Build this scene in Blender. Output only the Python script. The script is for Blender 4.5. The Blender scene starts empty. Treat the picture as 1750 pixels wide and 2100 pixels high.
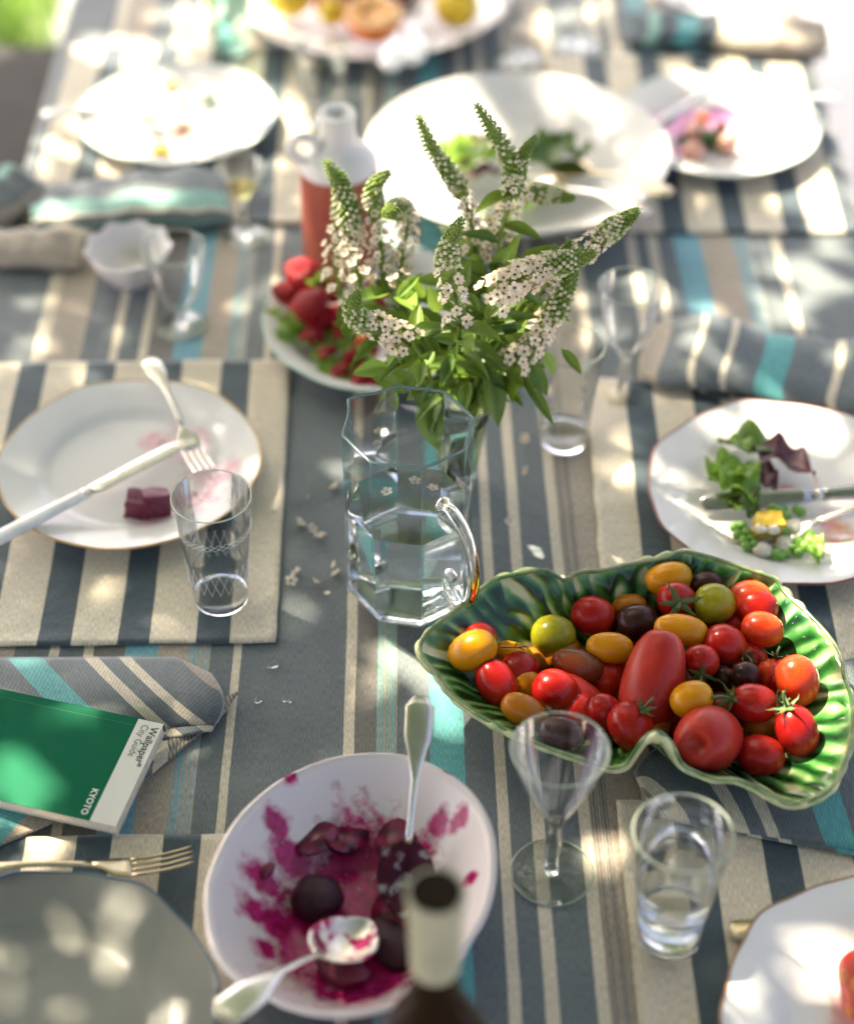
import bpy, bmesh, math, random
from mathutils import Vector, Matrix, noise
R = math.radians
PI = math.pi
sc = bpy.context.scene
COL = sc.collection
random.seed(7)

# ------------------------------------------------------------------ camera, sky, sun, exposure
T = 0.755                      # top of the tablecloth
CH = 1.29                      # camera height above the cloth
F = 3957.0                     # focal length in units of a 1750 x 2100 picture
SP, CP = math.sin(R(42)), math.cos(R(42))
cam_d = bpy.data.cameras.new('camera')
cam = bpy.data.objects.new('camera', cam_d); COL.objects.link(cam)
cam.location = (0, 0, T + CH)
cam.rotation_euler = (R(90 - 42), 0, 0)
cam_d.sensor_fit = 'VERTICAL'; cam_d.sensor_height = 36.0
cam_d.lens = 36.0 * F / 2100.0
cam_d.clip_start = 0.05; cam_d.clip_end = 600
cam_d.dof.use_dof = True
cam_d.dof.focus_distance = 1.70
cam_d.dof.aperture_fstop = 1.75
cam_d.dof.aperture_blades = 9
sc.camera = cam

SUN_TO = Vector((-0.50, 0.42, 0.76)).normalized()     # towards the sun
world = bpy.data.worlds.new('World'); sc.world = world; world.use_nodes = True
wn = world.node_tree.nodes; wl = world.node_tree.links
sky = wn.new('ShaderNodeTexSky'); sky.sky_type = 'NISHITA'; sky.sun_disc = False
sky.sun_elevation = math.asin(SUN_TO.z)
sky.sun_rotation = math.atan2(SUN_TO.x, SUN_TO.y)
sky.air_density = 0.30; sky.dust_density = 8.0; sky.ozone_density = 0.0
bg = wn['Background']; bg.inputs['Strength'].default_value = 0.12
wl.new(sky.outputs[0], bg.inputs['Color'])
sd = bpy.data.lights.new('sun', 'SUN'); sd.energy = 3.2; sd.angle = R(0.5); sd.color = (1.0, 0.86, 0.66)
sun = bpy.data.objects.new('sun', sd); COL.objects.link(sun)
sun.rotation_euler = SUN_TO.to_track_quat('Z', 'Y').to_euler()
sun.location = (-3, 3, 6)
sc.view_settings.view_transform = 'Standard'; sc.view_settings.look = 'None'
sc.view_settings.gamma = 1.0; sc.view_settings.use_curve_mapping = False
sc.view_settings.exposure = 3.0
sc.render.engine = 'CYCLES'
cy = sc.cycles
cy.max_bounces = 18; cy.transmission_bounces = 16; cy.transparent_max_bounces = 16; cy.diffuse_bounces = 4; cy.glossy_bounces = 6
cy.use_denoising = True; cy.sample_clamp_indirect = 6.0; cy.blur_glossy = 0.6

# ------------------------------------------------------------------ geometry helpers
def P(x, y, h=0.0):
    "the point of the place seen at (x, y) of the 1750 x 2100 picture, h above the cloth"
    u = (x - 875) / F; v = (y - 1050) / F
    t = (CH - h) / (SP + v * CP)
    return Vector((u * t, t * (CP - v * SP), T + h))
def PY(x, y, Y):
    "the point seen at (x, y) that stands at distance Y along the table"
    u = (x - 875) / F; v = (y - 1050) / F
    t = Y / (CP - v * SP)
    return Vector((u * t, Y, T + CH - t * (SP + v * CP)))
RIGHT = Vector((1, 0, 0)); UPI = Vector((0, SP, CP)); FWD = Vector((0, CP, -SP))
def depth(p): return (p - cam.location).dot(FWD)
def pxm(p): return depth(p) / F          # metres per picture unit at p

def link(o, parent=None):
    COL.objects.link(o)
    if parent is not None: o.parent = parent
    return o
def mesh(name, verts, faces, mat=None, parent=None, smooth=True, uv=None, attr=None, mats=None, mi=None):
    me = bpy.data.meshes.new(name)
    me.from_pydata([tuple(v) for v in verts], [], faces)
    if smooth: me.polygons.foreach_set('use_smooth', [True] * len(me.polygons))
    if uv is not None:
        l = me.uv_layers.new(name='UVMap')
        vi = [0] * len(me.loops); me.loops.foreach_get('vertex_index', vi)
        d = []
        for i in vi: d.extend(uv[i])
        l.data.foreach_set('uv', d)
    if attr is not None:
        a = me.attributes.new('tint', 'FLOAT', 'POINT'); a.data.foreach_set('value', attr)
    if mats:
        for m in mats: me.materials.append(m)
        me.polygons.foreach_set('material_index', mi)
    elif mat: me.materials.append(mat)
    me.update()
    return link(bpy.data.objects.new(name, me), parent)
def tag(o, label, cat, group=None, kind=None):
    if label: o['label'] = label
    if cat: o['category'] = cat
    if group: o['group'] = group
    if kind: o['kind'] = kind
    return o
def empty(name, loc, label, cat, group=None, rz=0.0):
    o = bpy.data.objects.new(name, None); o.empty_display_size = 0.02
    o.location = loc; o.rotation_euler = (0, 0, rz); link(o)
    return tag(o, label, cat, group)
def fixn(o):
    bm = bmesh.new(); bm.from_mesh(o.data); bmesh.ops.recalc_face_normals(bm, faces=bm.faces); bm.to_mesh(o.data); bm.free()
    return o
def lathe_vf(prof, n=48, mod=None):
    vs = []; fs = []; m = len(prof)
    for i in range(n):
        a = 2 * PI * i / n
        for (r, z) in prof:
            k = 1.0; dz = 0.0
            if mod: k, dz = mod(a, r, z)
            vs.append((r * k * math.cos(a), r * k * math.sin(a), z + dz))
    for i in range(n):
        j = (i + 1) % n
        for k in range(m - 1):
            a, b, c, d = i * m + k, j * m + k, j * m + k + 1, i * m + k + 1
            fs.append((a, b, c, d))
    return vs, fs
def lathe(name, prof, mat, parent=None, n=48, mod=None, loc=None, smooth=True, sharp=35):
    prof = [(max(r, 0.00002), z) for r, z in prof]
    v, f = lathe_vf(prof, n, mod)
    o = mesh(name, v, f, mat, parent, smooth)
    bm = bmesh.new(); bm.from_mesh(o.data)
    bmesh.ops.remove_doubles(bm, verts=bm.verts, dist=0.0001)
    bmesh.ops.recalc_face_normals(bm, faces=bm.faces); bm.to_mesh(o.data); bm.free()
    if sharp: o.data.set_sharp_from_angle(angle=R(sharp))
    if loc is not None: o.location = loc
    return o
def tube_vf(path, rad, n=8, cap=True, flat=1.0):
    path = [Vector(p) for p in path]; vs = []; fs = []
    m = len(path); up = Vector((0.13, 0.2, 0.97))
    for i, p in enumerate(path):
        d = (path[min(i + 1, m - 1)] - path[max(i - 1, 0)]).normalized()
        s = d.cross(up)
        if s.length < 1e-4: s = d.cross(Vector((1, 0, 0)))
        s.normalize(); w = s.cross(d)
        r = rad[i] if isinstance(rad, (list, tuple)) else rad
        for k in range(n):
            a = 2 * PI * k / n
            vs.append(p + s * (r * math.cos(a)) + w * (r * flat * math.sin(a)))
    for i in range(m - 1):
        for k in range(n):
            a = i * n + k; b = i * n + (k + 1) % n
            fs.append((a, b, b + n, a + n))
    if cap:
        fs.append(tuple(reversed(range(n)))); fs.append(tuple(range((m - 1) * n, m * n)))
    return vs, fs
def join(*parts):
    V = []; Fc = []
    for v, f in parts:
        o = len(V); V.extend(v); Fc.extend([tuple(i + o for i in q) for q in f])
    return V, Fc
def tube(name, path, rad, mat, parent=None, n=8, flat=1.0):
    v, f = tube_vf(path, rad, n, True, flat)
    return mesh(name, v, f, mat, parent)
def crv(pts, n=8, closed=False):
    "Catmull-Rom through pts"
    pts = [Vector(p) for p in pts]; out = []; m = len(pts)
    rng = range(m) if closed else range(m - 1)
    for i in rng:
        if closed: p0, p1, p2, p3 = pts[(i - 1) % m], pts[i], pts[(i + 1) % m], pts[(i + 2) % m]
        else: p0, p1, p2, p3 = pts[max(i - 1, 0)], pts[i], pts[i + 1], pts[min(i + 2, m - 1)]
        for k in range(n):
            t = k / n
            out.append(0.5 * ((2 * p1) + (p2 - p0) * t + (2 * p0 - 5 * p1 + 4 * p2 - p3) * t * t + (3 * p1 - p0 - 3 * p2 + p3) * t ** 3))
    if not closed: out.append(pts[-1])
    return out
def box_vf(x0, x1, y0, y1, z0, z1):
    v = [(x0, y0, z0), (x1, y0, z0), (x1, y1, z0), (x0, y1, z0), (x0, y0, z1), (x1, y0, z1), (x1, y1, z1), (x0, y1, z1)]
    f = [(0, 3, 2, 1), (4, 5, 6, 7), (0, 1, 5, 4), (1, 2, 6, 5), (2, 3, 7, 6), (3, 0, 4, 7)]
    return v, f
def box(name, x0, x1, y0, y1, z0, z1, mat, parent=None, bev=0.0):
    v, f = box_vf(x0, x1, y0, y1, z0, z1)
    o = mesh(name, v, f, mat, parent, smooth=False)
    if bev:
        bm = bmesh.new(); bm.from_mesh(o.data)
        bmesh.ops.bevel(bm, geom=list(bm.edges), offset=bev, segments=2, affect='EDGES', profile=0.7); bm.to_mesh(o.data); bm.free()
    return o
def sheet(name, fn, nu, nv, mat, parent=None, thick=0.0, uvfn=None, smooth=True):
    vs = []; uv = []
    for i in range(nu + 1):
        for j in range(nv + 1):
            u, v = i / nu, j / nv
            vs.append(Vector(fn(u, v))); uv.append(uvfn(u, v) if uvfn else (u, v))
    fs = []
    for i in range(nu):
        for j in range(nv):
            a = i * (nv + 1) + j
            fs.append((a, a + nv + 1, a + nv + 2, a + 1))
    if thick:
        n0 = len(vs)
        nor = []
        for i in range(nu + 1):
            for j in range(nv + 1):
                g = lambda ii, jj: vs[min(max(ii, 0), nu) * (nv + 1) + min(max(jj, 0), nv)]
                d = (g(i + 1, j) - g(i - 1, j)).cross(g(i, j + 1) - g(i, j - 1))
                nor.append(d.normalized() if d.length > 1e-12 else Vector((0, 0, 1)))
        for k in range(n0): vs.append(vs[k] - nor[k] * thick)
        uv = uv + uv
        fs += [tuple(reversed([q + n0 for q in f])) for f in fs[:]]
        def edge(a, b): fs.append((a, a + n0, b + n0, b))
        for i in range(nu):
            edge(i * (nv + 1), (i + 1) * (nv + 1)); edge((i + 1) * (nv + 1) + nv, i * (nv + 1) + nv)
        for j in range(nv):
            edge(j + 1, j); edge(nu * (nv + 1) + j, nu * (nv + 1) + j + 1)
    return mesh(name, vs, fs, mat, parent, smooth, uv)
def frame(A, B, up=Vector((0, 0, 1))):
    "matrix: +X from A to B, +Z about up, origin A"
    A = Vector(A); B = Vector(B); x = (B - A).normalized(); y = up.cross(x).normalized(); z = x.cross(y)
    m = Matrix((x, y, z)).transposed().to_4x4(); m.translation = A
    return m
def copy_tree(o, parent=None):
    c = o.copy(); COL.objects.link(c); c.parent = parent
    for ch in list(o.children): copy_tree(ch, c)
    return c

# ------------------------------------------------------------------ materials
def newmat(name):
    m = bpy.data.materials.new(name); m.use_nodes = True
    nt = m.node_tree; b = nt.nodes['Principled BSDF']
    return m, nt, b
def N(nt, t, **kw):
    n = nt.nodes.new(t)
    for k, v in kw.items():
        if hasattr(n, k): setattr(n, k, v)
        else: n.inputs[k].default_value = v
    return n
def c4(c): return (c[0], c[1], c[2], 1.0)
def mat(name, col, rough=0.5, col2=None, nscale=20.0, bump=0.0, bscale=None, metal=0.0, spec=0.5, sss=0.0, coat=0.0, detail=4.0, lo=0.35, hi=0.65):
    m, nt, b = newmat(name)
    b.inputs['Roughness'].default_value = rough; b.inputs['Metallic'].default_value = metal
    b.inputs['Specular IOR Level'].default_value = spec
    b.inputs['Base Color'].default_value = c4(col)
    if coat: b.inputs['Coat Weight'].default_value = coat; b.inputs['Coat Roughness'].default_value = 0.06
    tc = N(nt, 'ShaderNodeTexCoord')
    if col2 is not None:
        nz = N(nt, 'ShaderNodeTexNoise'); nz.inputs['Scale'].default_value = nscale; nz.inputs['Detail'].default_value = detail
        nt.links.new(tc.outputs['Object'], nz.inputs['Vector'])
        cr = N(nt, 'ShaderNodeValToRGB'); cr.color_ramp.elements[0].color = c4(col); cr.color_ramp.elements[1].color = c4(col2)
        cr.color_ramp.elements[0].position = lo; cr.color_ramp.elements[1].position = hi
        nt.links.new(nz.outputs['Fac'], cr.inputs['Fac']); nt.links.new(cr.outputs['Color'], b.inputs['Base Color'])
    if bump:
        bz = N(nt, 'ShaderNodeTexNoise'); bz.inputs['Scale'].default_value = bscale or nscale * 4; bz.inputs['Detail'].default_value = 3
        nt.links.new(tc.outputs['Object'], bz.inputs['Vector'])
        bp = N(nt, 'ShaderNodeBump'); bp.inputs['Strength'].default_value = bump; bp.inputs['Distance'].default_value = 0.002
        nt.links.new(bz.outputs['Fac'], bp.inputs['Height']); nt.links.new(bp.outputs['Normal'], b.inputs['Normal'])
    if sss:
        b.inputs['Subsurface Weight'].default_value = sss; b.inputs['Subsurface Radius'].default_value = (0.008, 0.003, 0.0015)
        b.inputs['Subsurface Scale'].default_value = 1.0
    return m
def glassmat(name, col=(1, 1, 1), ior=1.48, rough=0.0):
    m, nt, b = newmat(name)
    b.inputs['Base Color'].default_value = c4(col); b.inputs['Transmission Weight'].default_value = 1.0
    b.inputs['Roughness'].default_value = rough; b.inputs['IOR'].default_value = ior
    return m
def stripe_mat(name, stripes, weave=1.0, bumps=0.42, lo_rough=0.62):
    "woven cloth: stripes [(start, end, colour)] along UV.x in metres"
    m, nt, b = newmat(name)
    b.inputs['Roughness'].default_value = lo_rough; b.inputs['Specular IOR Level'].default_value = 0.3
    b.inputs['Sheen Weight'].default_value = 0.55; b.inputs['Sheen Roughness'].default_value = 0.35
    uv = N(nt, 'ShaderNodeUVMap')
    # the threads waver a little
    nz = N(nt, 'ShaderNodeTexNoise'); nz.inputs['Scale'].default_value = 14.0; nz.inputs['Detail'].default_value = 5
    nt.links.new(uv.outputs[0], nz.inputs['Vector'])
    sx = N(nt, 'ShaderNodeSeparateXYZ'); nt.links.new(uv.outputs[0], sx.inputs[0])
    ma = N(nt, 'ShaderNodeMath', operation='MULTIPLY_ADD'); nt.links.new(nz.outputs['Fac'], ma.inputs[0]); ma.inputs[1].default_value = 0.0022
    nt.links.new(sx.outputs['X'], ma.inputs[2])
    X = ma.outputs[0]
    s = sorted(stripes, key=lambda q: q[0]); off = 0.0011
    groups = [s[i:i + 28] for i in range(0, len(s), 28)]
    out = None
    for g in groups:
        a, z = g[0][0], g[-1][1]
        mr = N(nt, 'ShaderNodeMapRange'); nt.links.new(X, mr.inputs[0])
        mr.inputs[1].default_value = a + off; mr.inputs[2].default_value = z + off
        cr = N(nt, 'ShaderNodeValToRGB'); cr.color_ramp.interpolation = 'CONSTANT'
        el = cr.color_ramp.elements
        while len(el) > 1: el.remove(el[-1])
        el[0].position = 0.0; el[0].color = c4(g[0][2])
        for (p, q, c) in g[1:]:
            e = el.new((p - a) / (z - a)); e.color = c4(c)
        nt.links.new(mr.outputs[0], cr.inputs[0])
        if out is None: out = cr.outputs[0]
        else:
            gt = N(nt, 'ShaderNodeMath', operation='GREATER_THAN'); nt.links.new(X, gt.inputs[0]); gt.inputs[1].default_value = a + off
            mx = N(nt, 'ShaderNodeMix', data_type='RGBA'); nt.links.new(gt.outputs[0], mx.inputs['Factor'])
            nt.links.new(out, mx.inputs[6]); nt.links.new(cr.outputs[0], mx.inputs[7]); out = mx.outputs[2]
    # weave: fine warp and weft
    w = N(nt, 'ShaderNodeTexChecker'); w.inputs['Scale'].default_value = 620.0
    w.inputs['Color1'].default_value = (1, 1, 1, 1); w.inputs['Color2'].default_value = (0.72, 0.72, 0.72, 1)
    nt.links.new(uv.outputs[0], w.inputs['Vector'])
    n2 = N(nt, 'ShaderNodeTexNoise'); n2.inputs['Scale'].default_value = 260.0; n2.inputs['Detail'].default_value = 2
    mp = N(nt, 'ShaderNodeMapping'); mp.inputs['Scale'].default_value = (4.0, 0.6, 1); nt.links.new(uv.outputs[0], mp.inputs[0]); nt.links.new(mp.outputs[0], n2.inputs['Vector'])
    n3 = N(nt, 'ShaderNodeTexNoise'); n3.inputs['Scale'].default_value = 9.0; n3.inputs['Detail'].default_value = 6
    nt.links.new(uv.outputs[0], n3.inputs['Vector'])
    r2 = N(nt, 'ShaderNodeMapRange'); nt.links.new(n2.outputs['Fac'], r2.inputs[0]); r2.inputs[1].default_value = 0.3; r2.inputs[2].default_value = 0.7; r2.inputs[3].default_value = 0.68; r2.inputs[4].default_value = 1.2
    r3 = N(nt, 'ShaderNodeMapRange'); nt.links.new(n3.outputs['Fac'], r3.inputs[0]); r3.inputs[1].default_value = 0.3; r3.inputs[2].default_value = 0.7; r3.inputs[3].default_value = 0.9; r3.inputs[4].default_value = 1.06
    mm = N(nt, 'ShaderNodeMath', operation='MULTIPLY'); nt.links.new(r2.outputs[0], mm.inputs[0]); nt.links.new(r3.outputs[0], mm.inputs[1])
    v1 = N(nt, 'ShaderNodeMix', data_type='RGBA', blend_type='MULTIPLY'); v1.inputs['Factor'].default_value = 0.8 * weave
    nt.links.new(out, v1.inputs[6]); nt.links.new(w.outputs[0], v1.inputs[7])
    v2 = N(nt, 'ShaderNodeVectorMath', operation='SCALE'); nt.links.new(v1.outputs[2], v2.inputs[0]); nt.links.new(mm.outputs[0], v2.inputs['Scale'])
    nt.links.new(v2.outputs[0], b.inputs['Base Color'])
    # soft wrinkles and thread relief
    n4 = N(nt, 'ShaderNodeTexNoise'); n4.inputs['Scale'].default_value = 7.0; n4.inputs['Detail'].default_value = 4; n4.inputs['Distortion'].default_value = 0.8
    nt.links.new(uv.outputs[0], n4.inputs['Vector'])
    ad = N(nt, 'ShaderNodeMath', operation='MULTIPLY_ADD'); nt.links.new(n2.outputs['Fac'], ad.inputs[0]); ad.inputs[1].default_value = 0.06; nt.links.new(n4.outputs['Fac'], ad.inputs[2])
    bp = N(nt, 'ShaderNodeBump'); bp.inputs['Strength'].default_value = bumps; bp.inputs['Distance'].default_value = 0.02
    nt.links.new(ad.outputs[0], bp.inputs['Height']); nt.links.new(bp.outputs[0], b.inputs['Normal'])
    return m
# cloth colours
GREY = (0.145, 0.172, 0.178); GREY2 = (0.185, 0.175, 0.155); DARK = (0.060, 0.088, 0.104); CREAM = (0.67, 0.60, 0.46)
TURQ = (0.12, 0.40, 0.40); BLUE = (0.18, 0.40, 0.47); BEIGE = (0.42, 0.36, 0.28); MINT = (0.24, 0.45, 0.38)
def lines(a, b, c1, c2, n=8):
    o = []; w = (b - a) / (2 * n)
    for i in range(2 * n): o.append((a + i * w, a + (i + 1) * w, c1 if i % 2 == 0 else c2))
    return o
CLOTH = [(-0.56, -0.435, GREY), (-0.435, -0.42, CREAM), (-0.42, -0.382, BEIGE), (-0.382, -0.35, GREY), (-0.35, -0.34, CREAM), (-0.34, -0.318, GREY),
         (-0.318, -0.3087, CREAM), (-0.3087, -0.279, GREY2), (-0.279, -0.25, BLUE), (-0.25, -0.22, BEIGE)] + lines(-0.22, -0.201, BLUE, BEIGE, 8) + \
        [(-0.201, -0.18, GREY), (-0.18, -0.171, CREAM), (-0.171, -0.0735, GREY), (-0.0735, -0.0636, CREAM), (-0.0636, -0.044, GREY2)] + \
        lines(-0.044, -0.0255, TURQ, BEIGE, 7) + [(-0.0255, 0.0043, GREY), (0.0043, 0.034, TURQ), (0.034, 0.0596, GREY), (0.0596, 0.0695, CREAM),
         (0.0695, 0.088, GREY), (0.088, 0.099, CREAM), (0.099, 0.1295, GREY), (0.1295, 0.139, CREAM)] + lines(0.139, 0.155, BEIGE, GREY2, 6) + \
        [(0.155, 0.185, BEIGE), (0.185, 0.197, CREAM), (0.197, 0.253, GREY), (0.253, 0.264, CREAM), (0.264, 0.278, GREY), (0.278, 0.29, CREAM), (0.29, 0.309, GREY),
         (0.309, 0.34, BLUE), (0.34, 0.378, BEIGE)] + lines(0.378, 0.40, BLUE, BEIGE, 5) + [(0.40, 0.425, GREY), (0.425, 0.435, CREAM), (0.435, 0.60, GREY)]
M_cloth = stripe_mat('striped tablecloth weave', CLOTH)
mat_stripes_L = [(-0.65, -0.5865, CREAM)]
x = -0.5865
for k in range(7):
    mat_stripes_L += [(x, x + 0.030, DARK), (x + 0.030, x + 0.0735, CREAM)]; x += 0.0735
M_matL = stripe_mat('cream and slate placemat weave left', [(a, b, c) for a, b, c in mat_stripes_L], 0.6)
mat_stripes_R = [(0.10, 0.209, CREAM)]; x = 0.209
for k in range(5):
    mat_stripes_R += [(x, x + 0.029, DARK), (x + 0.029, x + 0.072, CREAM)]; x += 0.072
M_matR = stripe_mat('cream and slate placemat weave right', mat_stripes_R, 0.6)
NAP = [(-0.05, 0.02, GREY), (0.02, 0.03, CREAM), (0.03, 0.05, GREY), (0.05, 0.066, MINT), (0.066, 0.096, GREY), (0.096, 0.124, TURQ), (0.124, 0.156, GREY),
       (0.156, 0.168, CREAM), (0.168, 0.186, GREY), (0.186, 0.196, CREAM), (0.196, 0.24, GREY), (0.24, 0.26, BEIGE)]
M_nap = stripe_mat('striped napkin weave', NAP, 1.3, 0.35)
NAPB = lines(0.0, 0.03, BEIGE, GREY2, 8) + [(0.03, 0.042, CREAM)] + lines(0.042, 0.075, BEIGE, GREY2, 9) + [(0.075, 0.09, CREAM), (0.09, 0.16, GREY)]
M_napB = stripe_mat('ribbed beige napkin weave', NAPB, 1.0, 0.35)
NAPC = [(-0.02, 0.03, GREY), (0.03, 0.05, BEIGE), (0.30, 0.33, MINT), (0.33, 0.36, GREY), (0.36, 0.40, MINT), (0.40, 0.55, GREY), (0.05, 0.075, CREAM)] + lines(0.075, 0.11, BEIGE, GREY2, 6) + [(0.11, 0.135, GREY), (0.135, 0.15, MINT), (0.15, 0.17, GREY), (0.17, 0.18, CREAM), (0.18, 0.22, MINT), (0.22, 0.3, GREY)]
M_napC = stripe_mat('mint and grey napkin weave', NAPC, 1.2, 0.3)
NAPR = [(-0.05, 0.035, BEIGE), (0.035, 0.065, GREY), (0.065, 0.072, CREAM), (0.072, 0.098, GREY), (0.098, 0.105, CREAM), (0.105, 0.135, GREY), (0.135, 0.165, TURQ), (0.165, 0.21, GREY), (0.21, 0.22, CREAM), (0.22, 0.3, GREY)]
M_napR = stripe_mat('grey napkin weave with turquoise stripe', NAPR, 1.2, 0.35)
NAPT = lines(-0.02, 0.035, BEIGE, GREY2, 9) + [(0.035, 0.056, CREAM), (0.056, 0.098, GREY), (0.098, 0.112, CREAM), (0.112, 0.128, GREY), (0.128, 0.141, CREAM), (0.141, 0.183, GREY), (0.183, 0.215, TURQ), (0.215, 0.3, GREY)]
M_napT = stripe_mat('grey napkin weave with cream stripes', NAPT, 1.3, 0.4)

M_porc = mat('white porcelain', (0.66, 0.65, 0.62), 0.12, (0.62, 0.615, 0.59), 30, spec=0.15, bump=0.02, bscale=40)
M_porcw = mat('warm white stoneware', (0.72, 0.69, 0.66), 0.22, (0.66, 0.63, 0.60), 18, bump=0.05, bscale=60)
M_porcg = mat('grey glazed stoneware', (0.20, 0.205, 0.175), 0.3, (0.17, 0.175, 0.15), 12, bump=0.05, bscale=50)
M_gold = mat('worn gilt rim', (0.55, 0.36, 0.10), 0.35, (0.42, 0.26, 0.08), 60)
M_brown = mat('brown glaze rim', (0.20, 0.10, 0.05), 0.3, (0.30, 0.16, 0.07), 60)
M_brick = mat('brick red glaze rim', (0.22, 0.07, 0.05), 0.3, (0.30, 0.12, 0.08), 60)
M_navy = mat('blue glaze rim', (0.05, 0.09, 0.14), 0.3, (0.08, 0.13, 0.17), 60)
M_mintrim = mat('mint glaze rim', (0.36, 0.58, 0.46), 0.3, (0.45, 0.62, 0.50), 60)
M_silver = mat('worn silver plate', (0.72, 0.70, 0.64), 0.24, (0.60, 0.57, 0.50), 70, metal=1.0, bump=0.03, bscale=300)
M_brass = mat('warm tarnished and shaded silver', (0.40, 0.34, 0.21), 0.28, (0.50, 0.43, 0.28), 70, metal=1.0, bump=0.03, bscale=300)
M_steel = mat('knife steel', (0.42, 0.42, 0.42), 0.18, (0.36, 0.36, 0.37), 90, metal=1.0)
M_pearl = mat('pale mother of pearl handle', (0.78, 0.77, 0.74), 0.2, (0.66, 0.66, 0.64), 40, coat=0.4)
M_stainsilver = mat('silver smeared with beetroot', (0.60, 0.58, 0.53), 0.3, (0.26, 0.01, 0.07), 60, metal=0.75, lo=0.52, hi=0.62, bump=0.05, bscale=200)
def thinglass(name, tint=(0.97, 0.985, 0.98), edge=(0.55, 0.66, 0.64), k=1.0):
    "wall of clear glass too thin to bend light: see-through with reflections growing towards grazing angles"
    m, nt, b = newmat(name); nt.nodes.remove(b)
    tr = N(nt, 'ShaderNodeBsdfTransparent'); gl = N(nt, 'ShaderNodeBsdfGlossy'); gl.inputs['Roughness'].default_value = 0.02
    lw = N(nt, 'ShaderNodeLayerWeight'); lw.inputs['Blend'].default_value = 0.25
    mc = N(nt, 'ShaderNodeMix', data_type='RGBA'); mc.inputs[6].default_value = c4(tint); mc.inputs[7].default_value = c4(edge)
    pw = N(nt, 'ShaderNodeMath', operation='POWER'); nt.links.new(lw.outputs['Facing'], pw.inputs[0]); pw.inputs[1].default_value = 7.0
    nt.links.new(pw.outputs[0], mc.inputs['Factor']); nt.links.new(mc.outputs[2], tr.inputs['Color'])
    fr = N(nt, 'ShaderNodeFresnel'); fr.inputs['IOR'].default_value = 1.38
    mk = N(nt, 'ShaderNodeMath', operation='MULTIPLY'); nt.links.new(fr.outputs[0], mk.inputs[0]); mk.inputs[1].default_value = k
    mn = N(nt, 'ShaderNodeMath', operation='MINIMUM'); nt.links.new(mk.outputs[0], mn.inputs[0]); mn.inputs[1].default_value = 0.75
    ms = N(nt, 'ShaderNodeMixShader'); nt.links.new(mn.outputs[0], ms.inputs[0]); nt.links.new(tr.outputs[0], ms.inputs[1]); nt.links.new(gl.outputs[0], ms.inputs[2])
    nt.links.new(ms.outputs[0], nt.nodes['Material Output'].inputs['Surface']); return m
def rimglass(name, col, see=0.45):  # colour stands in for the light carried inside a glass edge
    m, nt, b = newmat(name); b.inputs['Base Color'].default_value = c4(col); b.inputs['Roughness'].default_value = 0.08; b.inputs['Specular IOR Level'].default_value = 0.8
    tr = N(nt, 'ShaderNodeBsdfTransparent'); tr.inputs['Color'].default_value = c4(tuple(min(1, c * 1.5 + .2) for c in col))
    ms = N(nt, 'ShaderNodeMixShader'); ms.inputs[0].default_value = see; nt.links.new(b.outputs[0], ms.inputs[1]); nt.links.new(tr.outputs[0], ms.inputs[2])
    nt.links.new(ms.outputs[0], nt.nodes['Material Output'].inputs['Surface']); return m
M_thin = thinglass('thin clear glass wall', (0.985, 0.995, 0.99))
M_thinb = thinglass('thin bluish glass wall', (0.97, 0.99, 0.99), (0.42, 0.60, 0.62))
M_rim = rimglass('glass rim with painted light', (0.52, 0.58, 0.48), 0.45)
M_rimb = rimglass('teal rim with painted light', (0.17, 0.26, 0.265), 0.5)
M_edge = rimglass('glass corner with painted glint', (0.40, 0.50, 0.50), 0.84)
M_soaked = mat('silver soaked in beetroot juice', (0.30, 0.28, 0.26), 0.3, (0.045, 0.004, 0.014), 60, metal=0.4, lo=0.34, hi=0.46, spec=0.2)
M_glass = glassmat('clear glass', (0.995, 1.0, 0.995), 1.38)
M_glassg = glassmat('pale green glass', (0.55, 0.82, 0.66))
M_glassb = glassmat('pale bluish glass', (0.975, 0.995, 0.995), 1.36)
M_water = glassmat('water', (0.985, 0.995, 0.995), 1.333)
M_wine = glassmat('pale yellow drink', (0.95, 0.85, 0.45), 1.333)
M_bottle = mat('dark bottle glass', (0.012, 0.007, 0.004), 0.14, (0.020, 0.010, 0.004), 10, spec=0.08)
M_caps = mat('cream foil capsule', (0.38, 0.36, 0.26), 0.5, (0.27, 0.27, 0.18), 14, bump=0.05, bscale=60)
M_terra = mat('red terracotta glaze', (0.33, 0.075, 0.04), 0.45, (0.26, 0.055, 0.03), 20, bump=0.05)
M_stem = mat('pale green stem', (0.17, 0.24, 0.03), 0.5, (0.13, 0.19, 0.03), 80, sss=0.0)
M_sepal = mat('dark green sepals', (0.05, 0.10, 0.02), 0.6, (0.09, 0.13, 0.03), 120)
M_bark = mat('grey brown bark', (0.14, 0.11, 0.08), 0.9, (0.07, 0.055, 0.04), 9, bump=0.8, bscale=30)
M_wood = mat('grey weathered wood', (0.20, 0.17, 0.14), 0.8, (0.13, 0.11, 0.09), 25, bump=0.2)
M_cushion = mat('charcoal cushion cloth', (0.06, 0.058, 0.056), 0.95, (0.05, 0.047, 0.046), 30, bump=0.3, bscale=300)
M_ground = mat('pale stone terrace', (0.34, 0.34, 0.35), 0.9, (0.26, 0.26, 0.27), 3.5, bump=0.3, bscale=90, detail=8)
M_page = mat('book pages', (0.70, 0.64, 0.52), 0.9, (0.62, 0.54, 0.42), 200)
M_cover = mat('green book cover', (0.0, 0.115, 0.052), 0.55, (0.0, 0.10, 0.045), 15, bump=0.02, bscale=60, spec=0.08)
M_band = mat('off white book band', (0.60, 0.60, 0.52), 0.5, (0.57, 0.57, 0.49), 15)
M_ink = mat('black print', (0.01, 0.01, 0.012), 0.5)
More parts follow.
